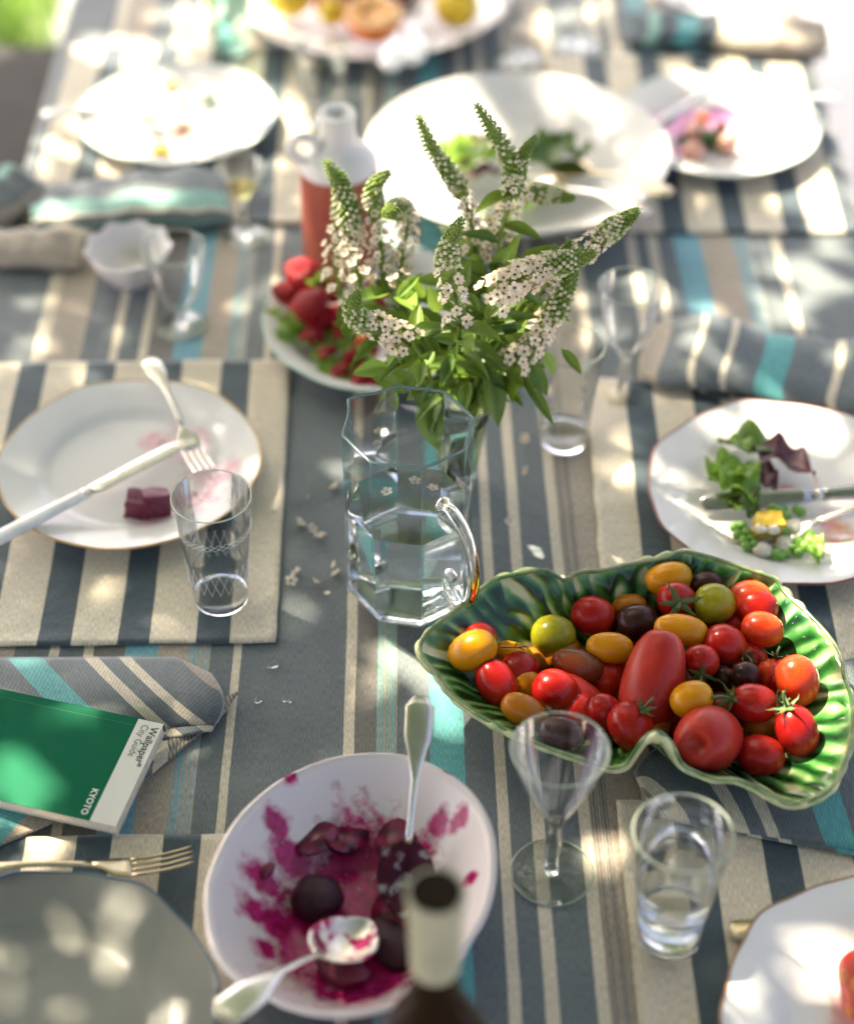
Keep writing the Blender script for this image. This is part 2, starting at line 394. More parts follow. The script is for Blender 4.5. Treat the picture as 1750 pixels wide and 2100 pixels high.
M_whiteink = mat('white print', (0.70, 0.72, 0.64), 0.5)
M_feta = mat('white cheese', (0.78, 0.74, 0.62), 0.6, (0.70, 0.66, 0.52), 120, bump=0.5, bscale=400)
M_yel = mat('yellow pepper cube', (0.72, 0.48, 0.03), 0.35, (0.62, 0.40, 0.03), 80, coat=0.3)
M_pea = mat('green pea skin', (0.12, 0.30, 0.03), 0.3, (0.18, 0.36, 0.06), 60)
M_beet = mat('dark beetroot', (0.022, 0.002, 0.008), 0.16, (0.15, 0.006, 0.045), 60, coat=0.05, bump=0.3, bscale=90, lo=0.55, hi=0.72, spec=0.3)
M_beetp = mat('bright beetroot', (0.24, 0.008, 0.055), 0.28, (0.055, 0.003, 0.018), 90, coat=0.15, bump=0.3, bscale=120)
M_orangep = mat('orange peel', (0.75, 0.18, 0.012), 0.4, (0.68, 0.15, 0.01), 40, bump=0.3, bscale=400)
M_orangef = mat('orange flesh', (0.75, 0.30, 0.04), 0.3, (0.80, 0.42, 0.10), 60, bump=0.2, bscale=200)
M_lemon = mat('lemon peel', (0.72, 0.48, 0.015), 0.4, (0.66, 0.46, 0.02), 40, bump=0.3, bscale=400)
M_pith = mat('pale pith', (0.75, 0.66, 0.42), 0.6, (0.72, 0.55, 0.25), 60)
M_plum = mat('dark fruit skin', (0.10, 0.02, 0.03), 0.3, (0.16, 0.05, 0.03), 30)
def leafmat(name, c1, c2, trans=0.35, rough=0.42, sc_=40):
    m, nt, b = newmat(name)
    tc = N(nt, 'ShaderNodeTexCoord'); nz = N(nt, 'ShaderNodeTexNoise'); nz.inputs['Scale'].default_value = sc_; nz.inputs['Detail'].default_value = 4
    nt.links.new(tc.outputs['Object'], nz.inputs['Vector'])
    oi = N(nt, 'ShaderNodeObjectInfo')
    ad = N(nt, 'ShaderNodeMath', operation='MULTIPLY_ADD'); nt.links.new(oi.outputs['Random'], ad.inputs[0]); ad.inputs[1].default_value = 0.5; nt.links.new(nz.outputs['Fac'], ad.inputs[2])
    mr = N(nt, 'ShaderNodeMapRange'); nt.links.new(ad.outputs[0], mr.inputs[0]); mr.inputs[1].default_value = 0.4; mr.inputs[2].default_value = 1.05
    mx = N(nt, 'ShaderNodeMix', data_type='RGBA'); mx.inputs[6].default_value = c4(c1); mx.inputs[7].default_value = c4(c2); nt.links.new(mr.outputs[0], mx.inputs['Factor'])
    nt.links.new(mx.outputs[2], b.inputs['Base Color']); b.inputs['Roughness'].default_value = rough
    tr = N(nt, 'ShaderNodeBsdfTranslucent'); hs = N(nt, 'ShaderNodeHueSaturation'); hs.inputs['Value'].default_value = 1.6; hs.inputs['Hue'].default_value = 0.48
    nt.links.new(mx.outputs[2], hs.inputs['Color']); nt.links.new(hs.outputs[0], tr.inputs['Color'])
    ms = N(nt, 'ShaderNodeMixShader'); ms.inputs[0].default_value = trans
    nt.links.new(b.outputs[0], ms.inputs[1]); nt.links.new(tr.outputs[0], ms.inputs[2])
    nt.links.new(ms.outputs[0], nt.nodes['Material Output'].inputs['Surface'])
    return m
M_leaf = leafmat('flower stem leaf', (0.038, 0.100, 0.008), (0.145, 0.235, 0.022))
M_leafl = leafmat('pale young leaf', (0.13, 0.25, 0.03), (0.20, 0.32, 0.05))
M_tree = leafmat('tree foliage', (0.05, 0.11, 0.02), (0.09, 0.16, 0.03), 0.14, 0.5, 6)
M_grass = leafmat('sunlit grass', (0.06, 0.15, 0.02), (0.13, 0.26, 0.03), 0.3)
M_lett = leafmat('bright lettuce', (0.10, 0.24, 0.02), (0.24, 0.40, 0.06), 0.3)
M_lettd = leafmat('dark salad leaf', (0.035, 0.09, 0.012), (0.08, 0.16, 0.02), 0.25)
M_purp = leafmat('purple salad leaf', (0.03, 0.008, 0.014), (0.09, 0.02, 0.035), 0.15)
M_bud = leafmat('green flower buds', (0.11, 0.20, 0.02), (0.19, 0.28, 0.04), 0.15)
M_petal = leafmat('white petals', (0.58, 0.50, 0.36), (0.76, 0.69, 0.56), 0.25, 0.6)
M_eye = mat('brown blossom eye', (0.10, 0.075, 0.03), 0.7)
M_pbud = mat('pale bud', (0.48, 0.48, 0.30), 0.6)
M_radish = mat('pink radish', (0.62, 0.18, 0.14), 0.4, (0.75, 0.55, 0.40), 60)

def tomato_mat(name, c1, c2, top=None, rough=0.17):
    m, nt, b = newmat(name)
    tc = N(nt, 'ShaderNodeTexCoord'); oi = N(nt, 'ShaderNodeObjectInfo')
    av = N(nt, 'ShaderNodeVectorMath', operation='ADD'); nt.links.new(tc.outputs['Object'], av.inputs[0]); nt.links.new(oi.outputs['Random'], av.inputs[1])
    n1 = N(nt, 'ShaderNodeTexNoise'); n1.inputs['Scale'].default_value = 1.3; n1.inputs['Detail'].default_value = 3; nt.links.new(av.outputs[0], n1.inputs['Vector'])
    n2 = N(nt, 'ShaderNodeTexNoise'); n2.inputs['Scale'].default_value = 22; n2.inputs['Detail'].default_value = 2; nt.links.new(av.outputs[0], n2.inputs['Vector'])
    ad = N(nt, 'ShaderNodeMath', operation='MULTIPLY_ADD'); nt.links.new(n2.outputs['Fac'], ad.inputs[0]); ad.inputs[1].default_value = 0.25; nt.links.new(n1.outputs['Fac'], ad.inputs[2])
    mr = N(nt, 'ShaderNodeMapRange'); nt.links.new(ad.outputs[0], mr.inputs[0]); mr.inputs[1].default_value = 0.42; mr.inputs[2].default_value = 0.85
    mx = N(nt, 'ShaderNodeMix', data_type='RGBA'); mx.inputs[6].default_value = c4(c1); mx.inputs[7].default_value = c4(c2); nt.links.new(mr.outputs[0], mx.inputs['Factor'])
    out = mx.outputs[2]
    if top:
        sx = N(nt, 'ShaderNodeSeparateXYZ'); nt.links.new(tc.outputs['Object'], sx.inputs[0])
        m2 = N(nt, 'ShaderNodeMapRange'); nt.links.new(sx.outputs['X'], m2.inputs[0]); m2.inputs[1].default_value = 0.2; m2.inputs[2].default_value = 1.0
        mz = N(nt, 'ShaderNodeMath', operation='MULTIPLY'); nt.links.new(m2.outputs[0], mz.inputs[0]); nt.links.new(n1.outputs['Fac'], mz.inputs[1])
        mx2 = N(nt, 'ShaderNodeMix', data_type='RGBA'); nt.links.new(mz.outputs[0], mx2.inputs['Factor']); nt.links.new(out, mx2.inputs[6]); mx2.inputs[7].default_value = c4(top); out = mx2.outputs[2]
    nt.links.new(out, b.inputs['Base Color'])
    rr = N(nt, 'ShaderNodeMapRange'); nt.links.new(n2.outputs['Fac'], rr.inputs[0]); rr.inputs[3].default_value = rough * 0.4; rr.inputs[4].default_value = rough * 2.6
    nt.links.new(rr.outputs[0], b.inputs['Roughness'])
    b.inputs['Subsurface Weight'].default_value = 0.12; b.inputs['Subsurface Radius'].default_value = (0.01, 0.003, 0.001); b.inputs['Subsurface Scale'].default_value = 0.6
    b.inputs['Specular IOR Level'].default_value = 0.28
    return m
TM = {'red': tomato_mat('red tomato skin', (0.30, 0.006, 0.006), (0.42, 0.016, 0.008), (0.50, 0.06, 0.01)),
      'orr': tomato_mat('orange red tomato skin', (0.50, 0.030, 0.008), (0.58, 0.075, 0.010), (0.62, 0.20, 0.02)),
      'plum': tomato_mat('dusky red plum tomato skin', (0.32, 0.014, 0.010), (0.42, 0.034, 0.018), None, 0.24),
      'yel': tomato_mat('golden yellow tomato skin', (0.56, 0.215, 0.004), (0.62, 0.28, 0.006), (0.50, 0.33, 0.02)),
      'ora': tomato_mat('amber tomato skin', (0.38, 0.12, 0.006), (0.44, 0.16, 0.008)),
      'grn': tomato_mat('yellow green tomato skin', (0.22, 0.22, 0.008), (0.31, 0.28, 0.012), (0.40, 0.30, 0.03)),
      'pur': tomato_mat('purple black tomato skin', (0.028, 0.010, 0.010), (0.07, 0.022, 0.018)),
      'brn': tomato_mat('striped brown tomato skin', (0.22, 0.04, 0.012), (0.13, 0.055, 0.015), (0.07, 0.04, 0.015))}

# ------------------------------------------------------------------ setting: terrace, grass, tree, bench, table
g = mesh('ground', [(-150, -150, 0), (150, -150, 0), (150, 150, 0), (-150, 150, 0)], [(0, 1, 2, 3)], M_ground, smooth=False)
g['kind'] = 'structure'
# grass beyond the terrace
V = []; Fc = []; rg = random.Random(3)
for k in range(9000):
    x = rg.uniform(-3.2, -0.70); y = rg.uniform(3.15, 5.4)
    if x > -0.85 and rg.random() < 0.6: continue
    a = rg.uniform(0, 2 * PI); h = rg.uniform(0.04, 0.13); w = rg.uniform(0.004, 0.008); l = rg.uniform(0.01, 0.06)
    c, s = math.cos(a), math.sin(a); o = len(V)
    V += [(x - s * w, y + c * w, 0), (x + s * w, y - c * w, 0), (x + c * l * .5 + s * w * .6, y + s * l * .5 - c * w * .6, h * .6), (x + c * l, y + s * l, h)]
    Fc += [(o, o + 1, o + 2), (o, o + 2, o + 3)]
tag(mesh('grass', V, Fc, M_grass, smooth=False), 'bright green grass at the far edge of the terrace', 'grass', kind='stuff')
verge = mesh('lawn', [(-30, 3.15, 0.004), (-0.82, 3.15, 0.004), (-0.82, 40, 0.004), (-30, 40, 0.004)], [(0, 1, 2, 3)], mat('lawn soil', (0.07, 0.13, 0.025), 0.95, (0.11, 0.15, 0.04), 12), smooth=False)
verge['kind'] = 'structure'

# table under the cloth
tb = empty('dining_table', (0, 1.55, 0), 'long wooden table under the striped cloth', 'table')
box('tabletop', -0.495, 0.515, -1.25, 1.65, T - 0.035, T - 0.004, M_wood, tb)
for sx in (-0.42, 0.44):
    for sy in (-1.1, 1.5):
        box('leg', sx - 0.03, sx + 0.03, sy - 0.03, sy + 0.03, 0, T - 0.035, M_wood, tb)
# cloth: top and hanging sides in one sheet, slightly skewed weave
def cloth_uv(X, Y): return (X + 0.02 * min(max((X + 0.18) / 0.27, 0), 1) * (Y - 1.0), Y)
xs = []
TE = (-0.503, 0.522)
prof = [(TE[0] - 0.03, -0.26), (TE[0] - 0.02, -0.16), (TE[0] - 0.008, -0.06), (TE[0] - 0.003, -0.012), (TE[0], -0.003), (TE[0] + 0.005, 0.0)] + \
       [(TE[0] + 0.005 + (TE[1] - TE[0] - 0.01) * k / 60, 0.0) for k in range(1, 60)] + \
       [(TE[1] - 0.005, 0.0), (TE[1], -0.003), (TE[1] + 0.003, -0.012), (TE[1] + 0.008, -0.06), (TE[1] + 0.02, -0.16), (TE[1] + 0.03, -0.26)]
V = []; UV = []; ny = 90; y0, y1 = 0.28, 3.23
for j in range(ny + 1):
    Y = y0 + (y1 - y0) * j / ny; arc = 0
    for i, (X, z) in enumerate(prof):
        w = max(0, -z) * 0.10 * math.sin(Y * 9 + (0 if X < 0 else 2) + math.sin(Y * 3.3) * 2)
        dd = 0.0004 * noise.noise(Vector((X * 6, Y * 6, 0.3))) if z == 0 else 0
        ex = z if X < 0 else -z
        V.append((X + w, Y, T + z + dd - 0.0005)); uvv = cloth_uv(max(min(X, TE[1]), TE[0]) + (ex if z < -0.01 else 0) * 0.1, Y); UV.append(uvv)
n = len(prof); Fc = []
for j in range(ny):
    for i in range(n - 1):
        a = j * n + i; Fc.append((a, a + 1, a + n + 1, a + n))
tc_ = mesh('tablecloth', V, Fc, M_cloth, uv=UV)
md = tc_.modifiers.new('thick', 'SOLIDIFY'); md.thickness = 0.0012; md.offset = -1
tag(tc_, 'grey tablecloth with cream, turquoise and beige stripes over the whole table', 'tablecloth')

# bench to the left
bn = empty('garden_bench', (-0.80, 1.9, 0), 'dark grey cushioned bench beside the left edge of the table', 'bench')
box('cushion', -0.22, 0.235, -1.0, 1.02, 0.41, 0.47, M_cushion, bn, 0.02)
box('seat_board', -0.215, 0.225, -1.0, 1.0, 0.37, 0.408, M_wood, bn)
for sx in (-0.18, 0.18):
    for sy in (-0.9, 0.9): box('leg', sx - 0.025, sx + 0.025, sy - 0.025, sy + 0.025, 0, 0.37, M_wood, bn)

# the tree whose crown overhangs the table and dapples the light
def tbl(px, py, h=0.0): q = P(px, py, h); return (q.x, q.y)
# places on the table (picture position, half width, half height, height) that stand in sun: gaps in the crown above them
GAPS = [(1665, 1310, 75, 80, .06), (1700, 1450, 60, 130, .05), (1600, 1230, 50, 40, .06), (1660, 1560, 60, 50, .05), (1570, 1270, 40, 55, .07), (1600, 1390, 55, 40, .08), (960, 1330, 35, 30, .07), (1020, 1395, 30, 30, .06),
        (1180, 1375, 30, 20, .06), (1085, 1400, 30, 25, .06), (1480, 1320, 30, 25, .08),
        (790, 1372, 65, 40, 0), (915, 1475, 34, 30, 0), (905, 1395, 22, 40, 0), (170, 1478, 60, 40, .03), (35, 1600, 55, 50, .03), (135, 1745, 45, 28, 0),
        (60, 1665, 50, 22, 0), (105, 2045, 46, 15, .02), (230, 1915, 18, 20, .02), (330, 2075, 20, 14, .02), (735, 2000, 55, 55, .02), (1700, 1970, 90, 45, .02), (1545, 2040, 30, 30, .02), (1460, 1985, 30, 30, 0),
        (1640, 860, 90, 45, .02), (1490, 880, 25, 20, .02), (1680, 1110, 60, 20, .02), (1700, 1140, 60, 18, .02), (1130, 1640, 16, 30, 0.05), (1240, 1745, 26, 18, 0), (570, 1280, 40, 14, 0),
        (1250, 960, 26, 30, 0), (1290, 900, 20, 24, 0), (1215, 690, 40, 40, .0),
        (770, 670, 60, 40, .28), (730, 640, 40, 30, .3), (870, 260, 40, 60, .38), (770, 440, 60, 60, .3), (985, 420, 50, 80, .3), (690, 430, 30, 60, .3), (1080, 400, 60, 30, .3),
        (620, 560, 35, 30, .06), (650, 610, 40, 40, .05),
        (1700, 590, 70, 26, 0), (1650, 545, 50, 20, 0), (1560, 500, 30, 14, 0), (1290, 560, 60, 18, 0), (1330, 610, 30, 12, 0), (1720, 500, 40, 20, 0), (1560, 620, 24, 20, 0),
        (110, 590, 40, 26, 0), (70, 610, 60, 14, 0), (180, 640, 50, 20, 0), (240, 690, 30, 20, 0), (400, 690, 24, 18, 0), (490, 620, 26, 20, 0), (545, 580, 20, 14, 0), (60, 690, 30, 20, 0),
        (290, 195, 100, 45, .02), (240, 285, 60, 36, .02), (430, 262, 80, 50, .02), (505, 190, 55, 80, .02), (240, 120, 60, 16, 0), (330, 90, 90, 18, 0), (190, 80, 50, 14, 0), (420, 30, 150, 24, 0), (200, 330, 40, 14, 0), (560, 350, 26, 26, 0), (620, 260, 20, 40, 0), (330, 345, 60, 12, 0),
        (300, 400, 90, 12, .03), (120, 430, 60, 14, .03), (830, 360, 130, 120, .03), (880, 200, 110, 55, .05), (950, 440, 80, 50, .05), (1120, 440, 60, 16, .05), (1210, 190, 26, 26, .05), (1130, 170, 24, 26, .05), (1245, 250, 12, 16, .05),
        (1570, 230, 110, 90, .02), (1650, 330, 60, 60, 0), (1700, 420, 50, 80, 0), (1560, 120, 70, 40, 0), (1480, 120, 40, 16, .02), (1640, 150, 40, 50, 0), (1370, 150, 26, 12, .02), (1440, 170, 26, 16, .02), (1180, 30, 70, 20, 0), (1080, 60, 40, 12, 0), (1280, 430, 40, 14, 0), (1430, 410, 30, 14, 0), (560, 40, 80, 24, .02), (1500, 20, 90, 14, .02), (1330, 330, 22, 22, .04)]
GP = []
for (px, py, rx, ry, h) in GAPS:
    q = P(px, py, h); m_ = pxm(q); k = q - SUN_TO * (h / SUN_TO.z)      # where that ray meets the cloth plane
    fore = max(0.3, math.sin(R(42) + math.atan((py - 1050) / F)))
    GP.append((k.x, k.y, rx * m_, ry * m_ / fore))
SHADE = []      # denser boughs keep these places in shade
for (px, py, rx, ry, h) in [(1215, 290, 165, 165, .03), (1345, 225, 85, 75, .02), (762, 20, 300, 95, .03), (1000, 900, 900, 60, 0), (60, 250, 120, 190, -.28), (80, 2060, 380, 240, .02), (420, 1350, 200, 120, 0), (265, 942, 300, 190, .02), (1735, 230, 70, 260, -.755)]:
    q = P(px, py, h); m_ = pxm(q); k = q - SUN_TO * (h / SUN_TO.z); fore = max(0.3, math.sin(R(42) + math.atan((py - 1050) / F)))
    SHADE.append((k.x, k.y, rx * m_, ry * m_ / fore))
rt = random.Random(11)
def leafquad(c, d, nrm, L, W, V, Fc):
    s = d.cross(nrm).normalized(); o = len(V)
    V += [c - d * L * .5, c - s * W * .5 - d * L * .05 + nrm * L * .05, c + d * L * .5 - nrm * L * .08, c + s * W * .5 - d * L * .05 + nrm * L * .05]
    Fc += [(o, o + 1, o + 2), (o, o + 2, o + 3)]
V = []; Fc = []
NL = 125000
for k in range(NL):
    gx = rt.uniform(-2.8, 2.8); gy = rt.uniform(-3.4, 4.2)
    # cover thins out towards the far end of the table
    if 0.55 < gy < 3.0 and -0.75 < gx < 0.75:
        far = min(max((gy - 1.5) / 1.0, 0), 1)
        keep = (0.80 if gy > 1.3 else 1.0) - 0.08 * far
    elif gy < 0.55: keep = 0.9
    else: keep = 0.50 if gy < 1.6 else 0.38 if gy < 2.4 else 0.45
    if gx < -0.53 and gy < 3.0: keep = 1.0
    if gx > 0.58 and gy > 1.7: keep = 0.70
    if gx < -0.7 and gy > 2.9: keep = 0.55
    if noise.noise(Vector((gx * 5, gy * 5, 2.2))) > 0.30 and gy > 1.55: keep *= 0.55
    for (cx, cy_, a, b) in SHADE:
        if ((gx - cx) / a) ** 2 + ((gy - cy_) / b) ** 2 < 1: keep = 1.0
    if rt.random() > keep: continue
    bad = False
    for (cx, cy_, a, b) in GP:
        if ((gx - cx) / (a + .012)) ** 2 + ((gy - cy_) / (b + .012)) ** 2 < rt.uniform(0.75, 1.15): bad = True; break
    if bad: continue
    hh = 1.75 + 1.1 * rt.random() ** 0.9 + 0.2 * noise.noise(Vector((gx, gy, 5)))
    c = Vector((gx, gy, T)) + SUN_TO * (hh / SUN_TO.z)
    d = Vector((rt.gauss(0, 1), rt.gauss(0, 1), rt.gauss(-.3, .5))).normalized()
    nn = (SUN_TO * 1.0 + Vector((rt.gauss(0, .4), rt.gauss(0, .4), rt.gauss(.3, .3)))).normalized()
    d = (d - nn * d.dot(nn)).normalized()
    L = rt.uniform(0.05, 0.085); leafquad(c, d, nn, L, L * rt.uniform(.5, .7), V, Fc)
tree = empty('shade_tree', (-4.6, 4.9, 0), 'leafy tree whose crown hangs over the table and dapples the light', 'tree')
TB = Vector((-4.6, 4.9, 0))
cr_ = mesh('crown', [v - TB for v in V], Fc, M_tree, tree, smooth=False); cr_['kind'] = 'stuff'
tube('trunk', crv([(0, 0, -0.1), (0.05, 0.0, 0.8), (0.15, -0.1, 1.7), (0.35, -0.2, 2.5)], 6), [0.19 - 0.004 * i for i in range(19)], M_bark, tree, 14)
for k, (ex, ey, ez) in enumerate([(2.6, -1.6, 4.4), (1.6, -3.2, 4.3), (3.4, 0.3, 4.6), (2.4, -3.6, 4.5), (1.0, 0.8, 4.9)]):
    pts = crv([(0.33, -0.19, 2.4), (ex * .3 + .2, ey * .3, 3.2 + .1 * k), (ex * .65, ey * .65, 3.9 + .1 * k), (ex, ey, ez)], 6)
    tube('limb', pts, [0.10 - 0.0045 * i for i in range(len(pts))], M_bark, tree, 8)

# ------------------------------------------------------------------ placemats
def placemat(x0, x1, Y0, Y1, m, label, rot=0.0, wavy=0.001, seed=0):
    cx, cy_ = (x0 + x1) / 2, (Y0 + Y1) / 2; c, s = math.cos(rot), math.sin(rot)
    def fn(u, v):
        X = x0 + (x1 - x0) * u; Y = Y0 + (Y1 - Y0) * v
        e = wavy * noise.noise(Vector((Y * 30, seed, 0))) if u in (0.0, 1.0) else 0
        e2 = wavy * 1.5 * noise.noise(Vector((X * 14, seed + 5, 0))) if v in (0.0, 1.0) else 0
        dx, dy = X + e - cx, Y + e2 - cy_
        lift = 0.0025 + 0.0004 * noise.noise(Vector((X * 8, Y * 8, seed)))
        ed = min(v, 1 - v) * (Y1 - Y0)
        if ed < 0.012: lift += 0.0012
        return (cx + dx * c - dy * s, cy_ + dx * s + dy * c, T + lift)
    def uvf(u, v): return (x0 + (x1 - x0) * u, Y0 + (Y1 - Y0) * v)
    o = sheet('placemat', fn, 44, 60, m, None, 0.0018, uvf)
    return tag(o, label, 'placemat', 'striped placemats along both sides')
placemat(-0.495, -0.143, 1.246, 1.675, M_matL, 'cream and slate striped placemat under the gold rimmed plate with fork and knife', R(1.2), seed=1)
placemat(-0.493, -0.140, 0.60, 1.0225, M_matL, 'cream and slate striped placemat under the dull blue rimmed plate in near left corner', R(0.6), seed=2)
placemat(-0.49, -0.145, 1.945, 2.38, M_matL, 'striped placemat under the sunlit far left plate of leftovers', R(0.2), seed=3)
placemat(0.168, 0.512, 1.205, 1.642, M_matR, 'cream and slate striped placemat under the right plate of salad and peas', R(-0.6), 0.004, seed=4)
placemat(0.163, 0.51, 0.62, 1.062, M_matR, 'striped placemat under the water tumbler and tomato slice plate in near right corner', R(0.4), 0.002, seed=5)
placemat(0.168, 0.512, 1.925, 2.35, M_matR, 'striped placemat under the far right plate with pink radish leftovers', R(-0.2), seed=6)
MH = 0.0045   # top of a placemat

# ------------------------------------------------------------------ plates and bowls
def scallop(nl, a):
    def f(t):
        return a * (0.55 * math.cos(nl * t) + 0.3 * math.cos(2 * nl * t + 0.4) + 0.25 * math.cos(3 * t + 1))
    return f
def plate(px, py, Rr, label, rim_mat, porc=M_porc, nl=6, a=0.012, h0=MH, rim=0.022, rot=0.0, name='dinner_plate', well=0.64):
    c = P(px, py, h0 + rim); base = Vector((c.x, c.y, T + h0))
    f = scallop(nl, a)
    def mod(t, r, z):
        w = max(0, (r / Rr - 0.6) / 0.4); w = w * w
        return 1 + f(t + rot) * w, 0.0012 * w * math.cos(nl * (t + rot)) * (a > 0)
    pr = [(0, .0055), (Rr * .3, .0055), (Rr * well * .9, .006), (Rr * well, .0075), (Rr * (well + .05), .0115), (Rr * (well + .1), .0140), (Rr * .88, rim - .0035), (Rr * .97, rim - .0006), (Rr * .992, rim), (Rr, rim - .0012),
          (Rr * .985, rim - .0035), (Rr * .86, rim - .008), (Rr * .68, .0055), (Rr * .60, .0012), (Rr * .58, 0), (Rr * .56, .0002), (Rr * .54, .002), (0, .002)]
    o = empty(name, base, label, 'plate', None)
    ds_ = lathe('dish', pr, porc, o, 144, mod)
    if rim_mat:
        n = 180; path = []
        for i in range(n + 1):
            t = 2 * PI * i / n; k, dz = mod(t, Rr, 0)
            path.append((Rr * .993 * k * math.cos(t), Rr * .993 * k * math.sin(t), rim - .0006 + dz))
        v, fc = tube_vf(path, 0.00125, 8, False, 0.9); mesh('rim_band', v, fc, rim_mat, ds_)
    return o, base
def stainmat(name, base, stain, spots, cover=0.5, sc_=28, rough=0.2, extra=None):
    "porcelain with food smears: spots [(x, y, radius)] in object space"
    m, nt, b = newmat(name); b.inputs['Roughness'].default_value = rough; b.inputs['Specular IOR Level'].default_value = 0.3
    tc = N(nt, 'ShaderNodeTexCoord')
    nz = N(nt, 'ShaderNodeTexNoise'); nz.inputs['Scale'].default_value = sc_; nz.inputs['Detail'].default_value = 8; nz.inputs['Roughness'].default_value = 0.65
    nt.links.new(tc.outputs['Object'], nz.inputs['Vector'])
    fl = N(nt, 'ShaderNodeVectorMath', operation='MULTIPLY'); nt.links.new(tc.outputs['Object'], fl.inputs[0]); fl.inputs[1].default_value = (1, 1, 0)
    acc = None
    for (x, y, r) in spots:
        sb = N(nt, 'ShaderNodeVectorMath', operation='DISTANCE'); nt.links.new(fl.outputs[0], sb.inputs[0]); sb.inputs[1].default_value = (x, y, 0.0)
        mr = N(nt, 'ShaderNodeMapRange'); nt.links.new(sb.outputs['Value'], mr.inputs[0]); mr.inputs[1].default_value = r; mr.inputs[2].default_value = r * 0.25
        if acc is None: acc = mr.outputs[0]
        else:
            mxm = N(nt, 'ShaderNodeMath', operation='MAXIMUM'); nt.links.new(acc, mxm.inputs[0]); nt.links.new(mr.outputs[0], mxm.inputs[1]); acc = mxm.outputs[0]
    ml = N(nt, 'ShaderNodeMath', operation='MULTIPLY_ADD'); nt.links.new(acc, ml.inputs[0]); ml.inputs[1].default_value = 0.42; nt.links.new(nz.outputs['Fac'], ml.inputs[2])
    th = N(nt, 'ShaderNodeMapRange'); nt.links.new(ml.outputs[0], th.inputs[0]); th.inputs[1].default_value = 1.0 - cover * 0.5; th.inputs[2].default_value = 1.24 - cover * 0.5
    gate = N(nt, 'ShaderNodeMath', operation='MULTIPLY'); nt.links.new(th.outputs[0], gate.inputs[0])
    gr = N(nt, 'ShaderNodeMapRange'); nt.links.new(acc, gr.inputs[0]); gr.inputs[2].default_value = 0.12; nt.links.new(gr.outputs[0], gate.inputs[1])
    n2 = N(nt, 'ShaderNodeTexNoise'); n2.inputs['Scale'].default_value = sc_ * 3; n2.inputs['Detail'].default_value = 4; nt.links.new(tc.outputs['Object'], n2.inputs['Vector'])
    sm = N(nt, 'ShaderNodeMix', data_type='RGBA'); sm.inputs[6].default_value = c4(stain); sm.inputs[7].default_value = c4(extra or stain); 
    r2 = N(nt, 'ShaderNodeMapRange'); nt.links.new(n2.outputs['Fac'], r2.inputs[0]); r2.inputs[1].default_value = 0.38; r2.inputs[2].default_value = 0.62; nt.links.new(r2.outputs[0], sm.inputs['Factor'])
    mx = N(nt, 'ShaderNodeMix', data_type='RGBA'); nt.links.new(gate.outputs[0], mx.inputs['Factor']); mx.inputs[6].default_value = c4(base); nt.links.new(sm.outputs[2], mx.inputs[7])
    nt.links.new(mx.outputs[2], b.inputs['Base Color'])
    return m
WHITE = (0.67, 0.66, 0.63)
S_left = stainmat('porcelain with pale beet smears', WHITE, (0.62, 0.30, 0.38), [(0.05, 0.045, 0.045), (0.085, -0.01, 0.04), (0.07, -0.045, 0.045), (0.03, -0.06, 0.04), (0.02, 0.05, 0.03)], 0.62, 30, 0.12, (0.70, 0.52, 0.52))
S_right = stainmat('porcelain with pink and orange traces', WHITE, (0.60, 0.22, 0.34), [(0.045, -0.05, 0.05), (-0.05, -0.055, 0.03), (-0.03, -0.02, 0.03), (0.0, 0.01, 0.03)], 0.45, 34, 0.12, (0.62, 0.36, 0.14))
S_farl = stainmat('porcelain with yellow and pink leftovers', WHITE, (0.62, 0.50, 0.10), [(0.02, -0.01, 0.07), (0.06, -0.03, 0.04), (-0.02, 0.02, 0.05)], 0.5, 34, 0.15, (0.50, 0.16, 0.20))
S_farr = stainmat('porcelain stained pink', WHITE, (0.62, 0.16, 0.45), [(-0.03, 0.01, 0.07), (0.01, 0.03, 0.05), (-0.04, -0.04, 0.05)], 0.75, 22, 0.15, (0.70, 0.40, 0.60))
S_tom = stainmat('porcelain with tomato juice', WHITE, (0.66, 0.36, 0.36), [(-0.03, 0.01, 0.05)], 0.5, 22, 0.12)
pl_left, B_left = plate(265, 942, .1325, 'gold rimmed white plate with fork, knife and beet on the left', M_gold, S_left, 6, .010)
pl_right, B_right = plate(1612, 1000, .1385, 'scalloped white plate with thin red brown rim, salad and peas', M_brick, S_right, 7, .020)
pl_nl, B_nl = plate(72, 2088, .139, 'empty grey plate with dark blue rim in near left corner', M_navy, M_porcg, 8, .020, rot=.5)
pl_nr, B_nr = plate(1857, 2100, .139, 'scalloped white plate with brown rim and tomato slice, near right corner', M_brown, S_tom, 8, .022)
pl_fl, B_fl = plate(362, 228, .125, 'sunlit far left plate with mint rim and scraps', M_mintrim, S_farl, 6, .008)
pl_fr, B_fr = plate(1470, 248, .128, 'far right plate stained pink with radish pieces', M_mintrim, S_farr, 6, .008)
pl_tr, B_tr = plate(1500, -50, .128, 'white plate cut off by the top right edge', M_navy, M_porc, 6, .006)
pl_st, B_st = plate(786, 648, .133, 'pale green rimmed dish heaped with strawberries behind the flowers', M_mintrim, M_porc, 5, .004, 0.0, 0.03, name='strawberry_dish')
